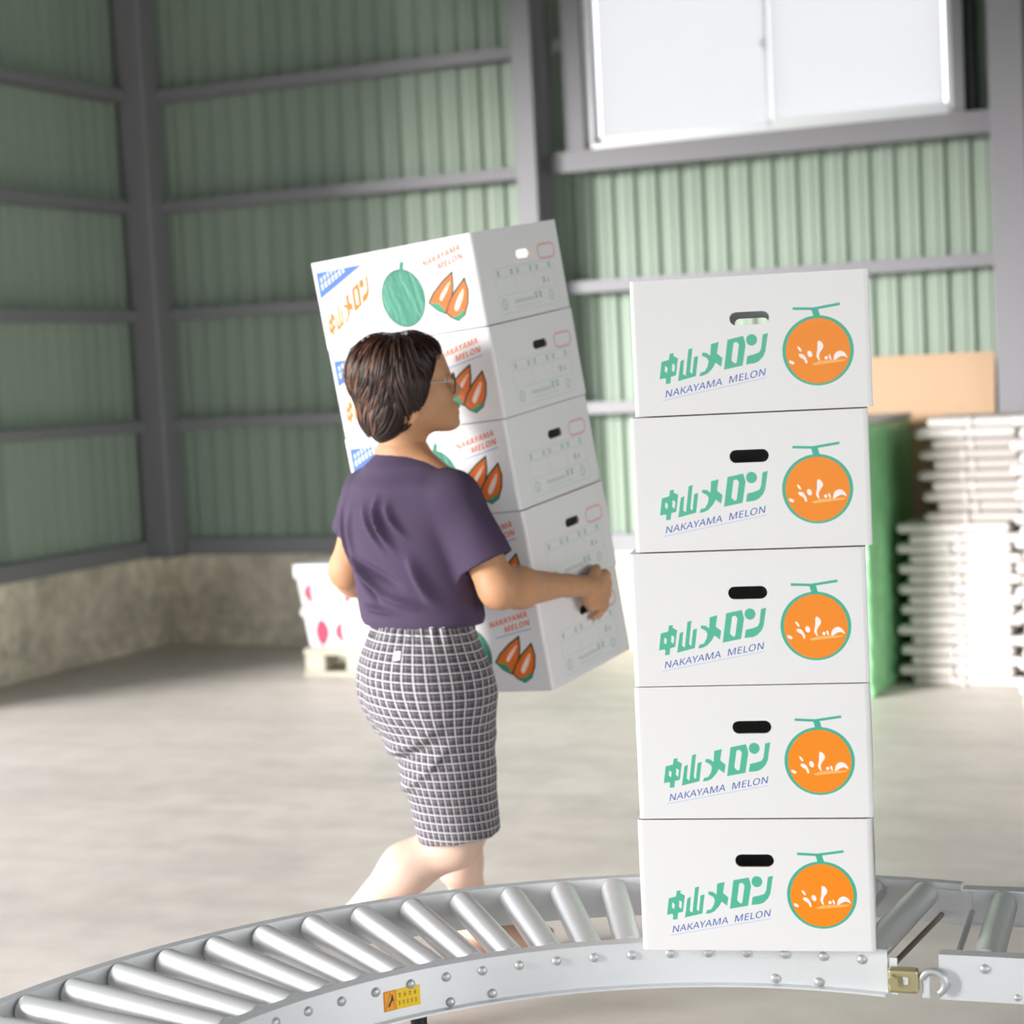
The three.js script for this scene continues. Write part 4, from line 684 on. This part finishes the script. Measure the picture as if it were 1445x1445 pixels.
// hair: a cap of hair under many separate locks
{
  const he = (c, rf, ru, rw) => ell(hp(...c), Hd.F, Hd.U, Hd.R, rf, ru, rw);
  const mass = joined([he([-0.03, 0.03, 0], 0.098, 0.082, 0.083), he([-0.044, -0.045, 0], 0.06, 0.078, 0.064), he([-0.004, 0.0, 0], 0.045, 0.066, 0.083), he([0.012, 0.058, 0], 0.055, 0.04, 0.066)], 0.03);
  const loc = (x, y, z) => { const px = x - J.head.x, py = y - J.head.y, pz = z - J.head.z; return [px * Hd.F.x + pz * Hd.F.z, py, px * Hd.R.x + pz * Hd.R.z]; };
  const faceCut = (a, y, w) => { const edge = y > 0.058 ? 0.06 : lerp(0.008, 0.044, clamp((y + 0.07) / 0.12, 0, 1)); const front = edge - 0.0 - 0.1 * Math.max(0, 0.04 - Math.abs(w)) * (y < 0.058 ? 1 : 0); return a - front; };
  const bottom = (a, y) => lerp(-0.122, -0.062, clamp((a + 0.06) / 0.085, 0, 1)) - y;
  const field = (x, y, z) => { const [a, b, w] = loc(x, y, z); let d = mass(x, y, z) + 0.002 * noise3.noise(a * 40, b * 10, w * 40); d = smax(d, faceCut(a, b, w), 0.008); return smax(d, bottom(a, b), 0.012); };
  const hairM = (r, g, b) => std({ color: new THREE.Color().setRGB(r, g, b), roughness: 0.48 });
  const hair = put('hair', surface(field, hp(-0.16, -0.14, 0).add(V3(-0.03, 0, -0.12)), hp(0.09, 0.13, 0).add(V3(0.03, 0, 0.12)), 0.004), hairM(0.016, 0.007, 0.005));
  const grad = (p) => { const e = 0.002; return V3(field(p.x + e, p.y, p.z) - field(p.x - e, p.y, p.z), field(p.x, p.y + e, p.z) - field(p.x, p.y - e, p.z), field(p.x, p.y, p.z + e) - field(p.x, p.y, p.z - e)).normalize(); };
  const crown = hp(-0.03, 0.115, 0.01), tones = [[0.018, 0.007, 0.005], [0.032, 0.012, 0.008], [0.08, 0.032, 0.018], [0.21, 0.095, 0.05]], pos = tones.map(() => []);
  for (let n = 0; n < 2200; n++) {
    const th = rr(0, 2 * Math.PI), ph = Math.acos(rr(-0.55, 1)), dir = Hd.F.clone().multiplyScalar(Math.sin(ph) * Math.cos(th)).addScaledVector(Hd.U, Math.cos(ph)).addScaledVector(Hd.R, Math.sin(ph) * Math.sin(th));
    const start = hp(-0.03, 0.005, 0); let p = null;
    for (let s = 0.13; s > 0.03; s -= 0.004) { const q = start.clone().addScaledVector(dir, s); if (field(q.x, q.y, q.z) < 0) { p = q; break; } }
    if (!p) continue;
    const [a0, b0] = loc(p.x, p.y, p.z), backness = sstep(-a0, 0.0, 0.1);
    const tone = pos[Math.min(3, Math.floor(rnd() * (1.6 + 2.4 * backness)))];  // lighter locks towards the back: dyed strands plus highlight put into the colour
    const steps = 8, len = rr(0.05, 0.085), lift0 = rr(0.0005, 0.0065), wd = rr(0.0012, 0.003), line = [];
    for (let i = 0; i <= steps; i++) {
      const g = grad(p), out = p.clone().sub(crown); out.y = 0; if (out.lengthSq() > 1e-9) out.normalize();
      const flow = V3(0, -1, 0).addScaledVector(out, 1.1).addScaledVector(Hd.F, b0 > 0.05 && a0 > 0 ? 0.5 : -0.12); flow.addScaledVector(g, -flow.dot(g)).normalize();
      line.push([p.clone().addScaledVector(g, lift0 * (0.4 + Math.sin(Math.PI * i / steps)) + (i > 6 ? 0.001 * (i - 6) : 0)), g, flow.clone()]);
      p = p.clone().addScaledVector(flow, len / steps); const d = field(p.x, p.y, p.z); p.addScaledVector(grad(p), -clamp(d, -0.004, 0.004));
      const [a, b, w] = loc(p.x, p.y, p.z); if (faceCut(a, b, w) > 0.004 || bottom(a, b) > 0.006) break;
    }
    const m = line.length - 1; if (m < 3) continue;
    const ring = (i) => { const [c, g, f] = line[i], s = f.clone().cross(g).normalize(), r = wd * (i === 0 ? 0.25 : i === m ? 0.12 : 1); return [c.clone().addScaledVector(s, r), c.clone().addScaledVector(g, r * 0.6), c.clone().addScaledVector(s, -r)]; };
    for (let i = 0; i < m; i++) { const A = ring(i), B = ring(i + 1); for (const [u, v] of [[0, 1], [1, 2]]) for (const q of [A[u], B[u], B[v], A[u], B[v], A[v]]) tone.push(q.x - FOOT.x, q.y - FOOT.y, q.z - FOOT.z); }
  }
  pos.forEach((list, i) => { const g = new THREE.BufferGeometry(); g.setAttribute('position', new THREE.Float32BufferAttribute(list, 3)); const w = mergeVertices(g, 1e-6); w.computeVertexNormals(); const m = mesh('hair_locks', w, hairM(...tones[i]), hair); m.userData.kind = 'stuff'; });
  put('hair_clip', new RoundedBoxGeometry(0.014, 0.008, 0.02, 2, 0.003).rotateZ(0.2).translate(...hp(-0.006, 0.108, 0.02).toArray()), std({ color: 0xd8dad2, roughness: 0.3, metalness: 0.4 }));
}
// glasses
{
  const rimM = std({ color: 0x2a2624, roughness: 0.35, metalness: 0.5 }), armM = std({ color: 0xd9cfc8, roughness: 0.25, metalness: 0.5 }), lens = phys({ color: 0xffffff, transmission: 1, roughness: 0.03, thickness: 0 });
  const gl = new THREE.Group(); gl.name = 'glasses'; person.add(gl);
  const m = (name, geo, mat, parent = gl) => mesh(name, geo.translate(-FOOT.x, -FOOT.y, -FOOT.z), mat, parent);
  for (const w of [0.033, -0.033]) {
    const o = hp(0.088, 0.002, w), B = new THREE.Matrix4().makeBasis(Hd.R.clone().negate(), Hd.U, Hd.F);
    const r = m('rim', new THREE.TorusGeometry(0.025, 0.0014, 8, 36).scale(1.06, 0.86, 1).applyMatrix4(B).translate(o.x, o.y, o.z), rimM);
    m('lens', new THREE.CylinderGeometry(0.0245, 0.0245, 0.0012, 36).rotateX(Math.PI / 2).scale(1.06, 0.86, 1).applyMatrix4(B).translate(o.x, o.y, o.z), lens, r);
    m('temple', tubeBetween(hp(0.087, 0.006, w * 1.8), hp(0.0, 0.006, w * 2.3), 0.0016), armM);
  }
  m('bridge', tubeBetween(hp(0.09, 0.008, -0.008), hp(0.09, 0.008, 0.008), 0.0013), rimM);
}
// shoes
{
  const shoeM = std({ color: 0xc9a08c, roughness: 0.7 }), strapM = std({ color: 0xb5281e, roughness: 0.6 }), soleM = std({ color: 0x6a5f58, roughness: 0.8 });
  const shoe = (an, toe, soleY) => {
    const heel = an.clone().add(V3(-0.03, -0.03, 0)), f = joined([cap(an, heel, 0.038, 0.04), cap(heel, between(heel, toe, 0.55), 0.04, 0.042), cap(between(heel, toe, 0.55), toe, 0.042, 0.032)], 0.03);
    return f;
  };
  const d = V3(0.86, 0, -0.5).multiplyScalar(0.16), toeL = J.anL.clone().add(d).setY(0.034), fL = shoe(J.anL.clone().setY(0.085), toeL), toeR = W(-0.435, 0.052, 4.0), fR = shoe(J.anR, toeR);
  const gL = surface((x, y, z) => Math.max(fL(x, y, z), 0.012 - y), V3(-0.26, 0.0, -4.72), V3(0.1, 0.15, -4.42), 0.006), gR = surface((x, y, z) => Math.max(fR(x, y, z), 0.012 - y), V3(-0.57, 0.0, -4.09), V3(-0.36, 0.3, -3.84), 0.006);
  const s1 = put('shoe', gL, shoeM), s2 = put('shoe', gR, shoeM);
  mesh('sole', bx(0.24, 0.013, 0.085, 0, 0, 0).rotateY(0.527).translate(J.anL.x + d.x * 0.42 - FOOT.x, 0.0065, J.anL.z + d.z * 0.42 - FOOT.z), soleM, s1);
  mesh('toe_strap', rbx(0.03, 0.03, 0.07, 0.006, 0, 0, 0).rotateY(0.527).translate(toeL.x + 0.02 - FOOT.x, 0.05, toeL.z - 0.01 - FOOT.z), strapM, s1);
  mesh('sole', bx(0.09, 0.013, 0.075, toeR.x - FOOT.x, 0.0068, toeR.z - FOOT.z), soleM, s2);
}
scene.updateMatrixWorld(true);
renderer.render(scene, camera);
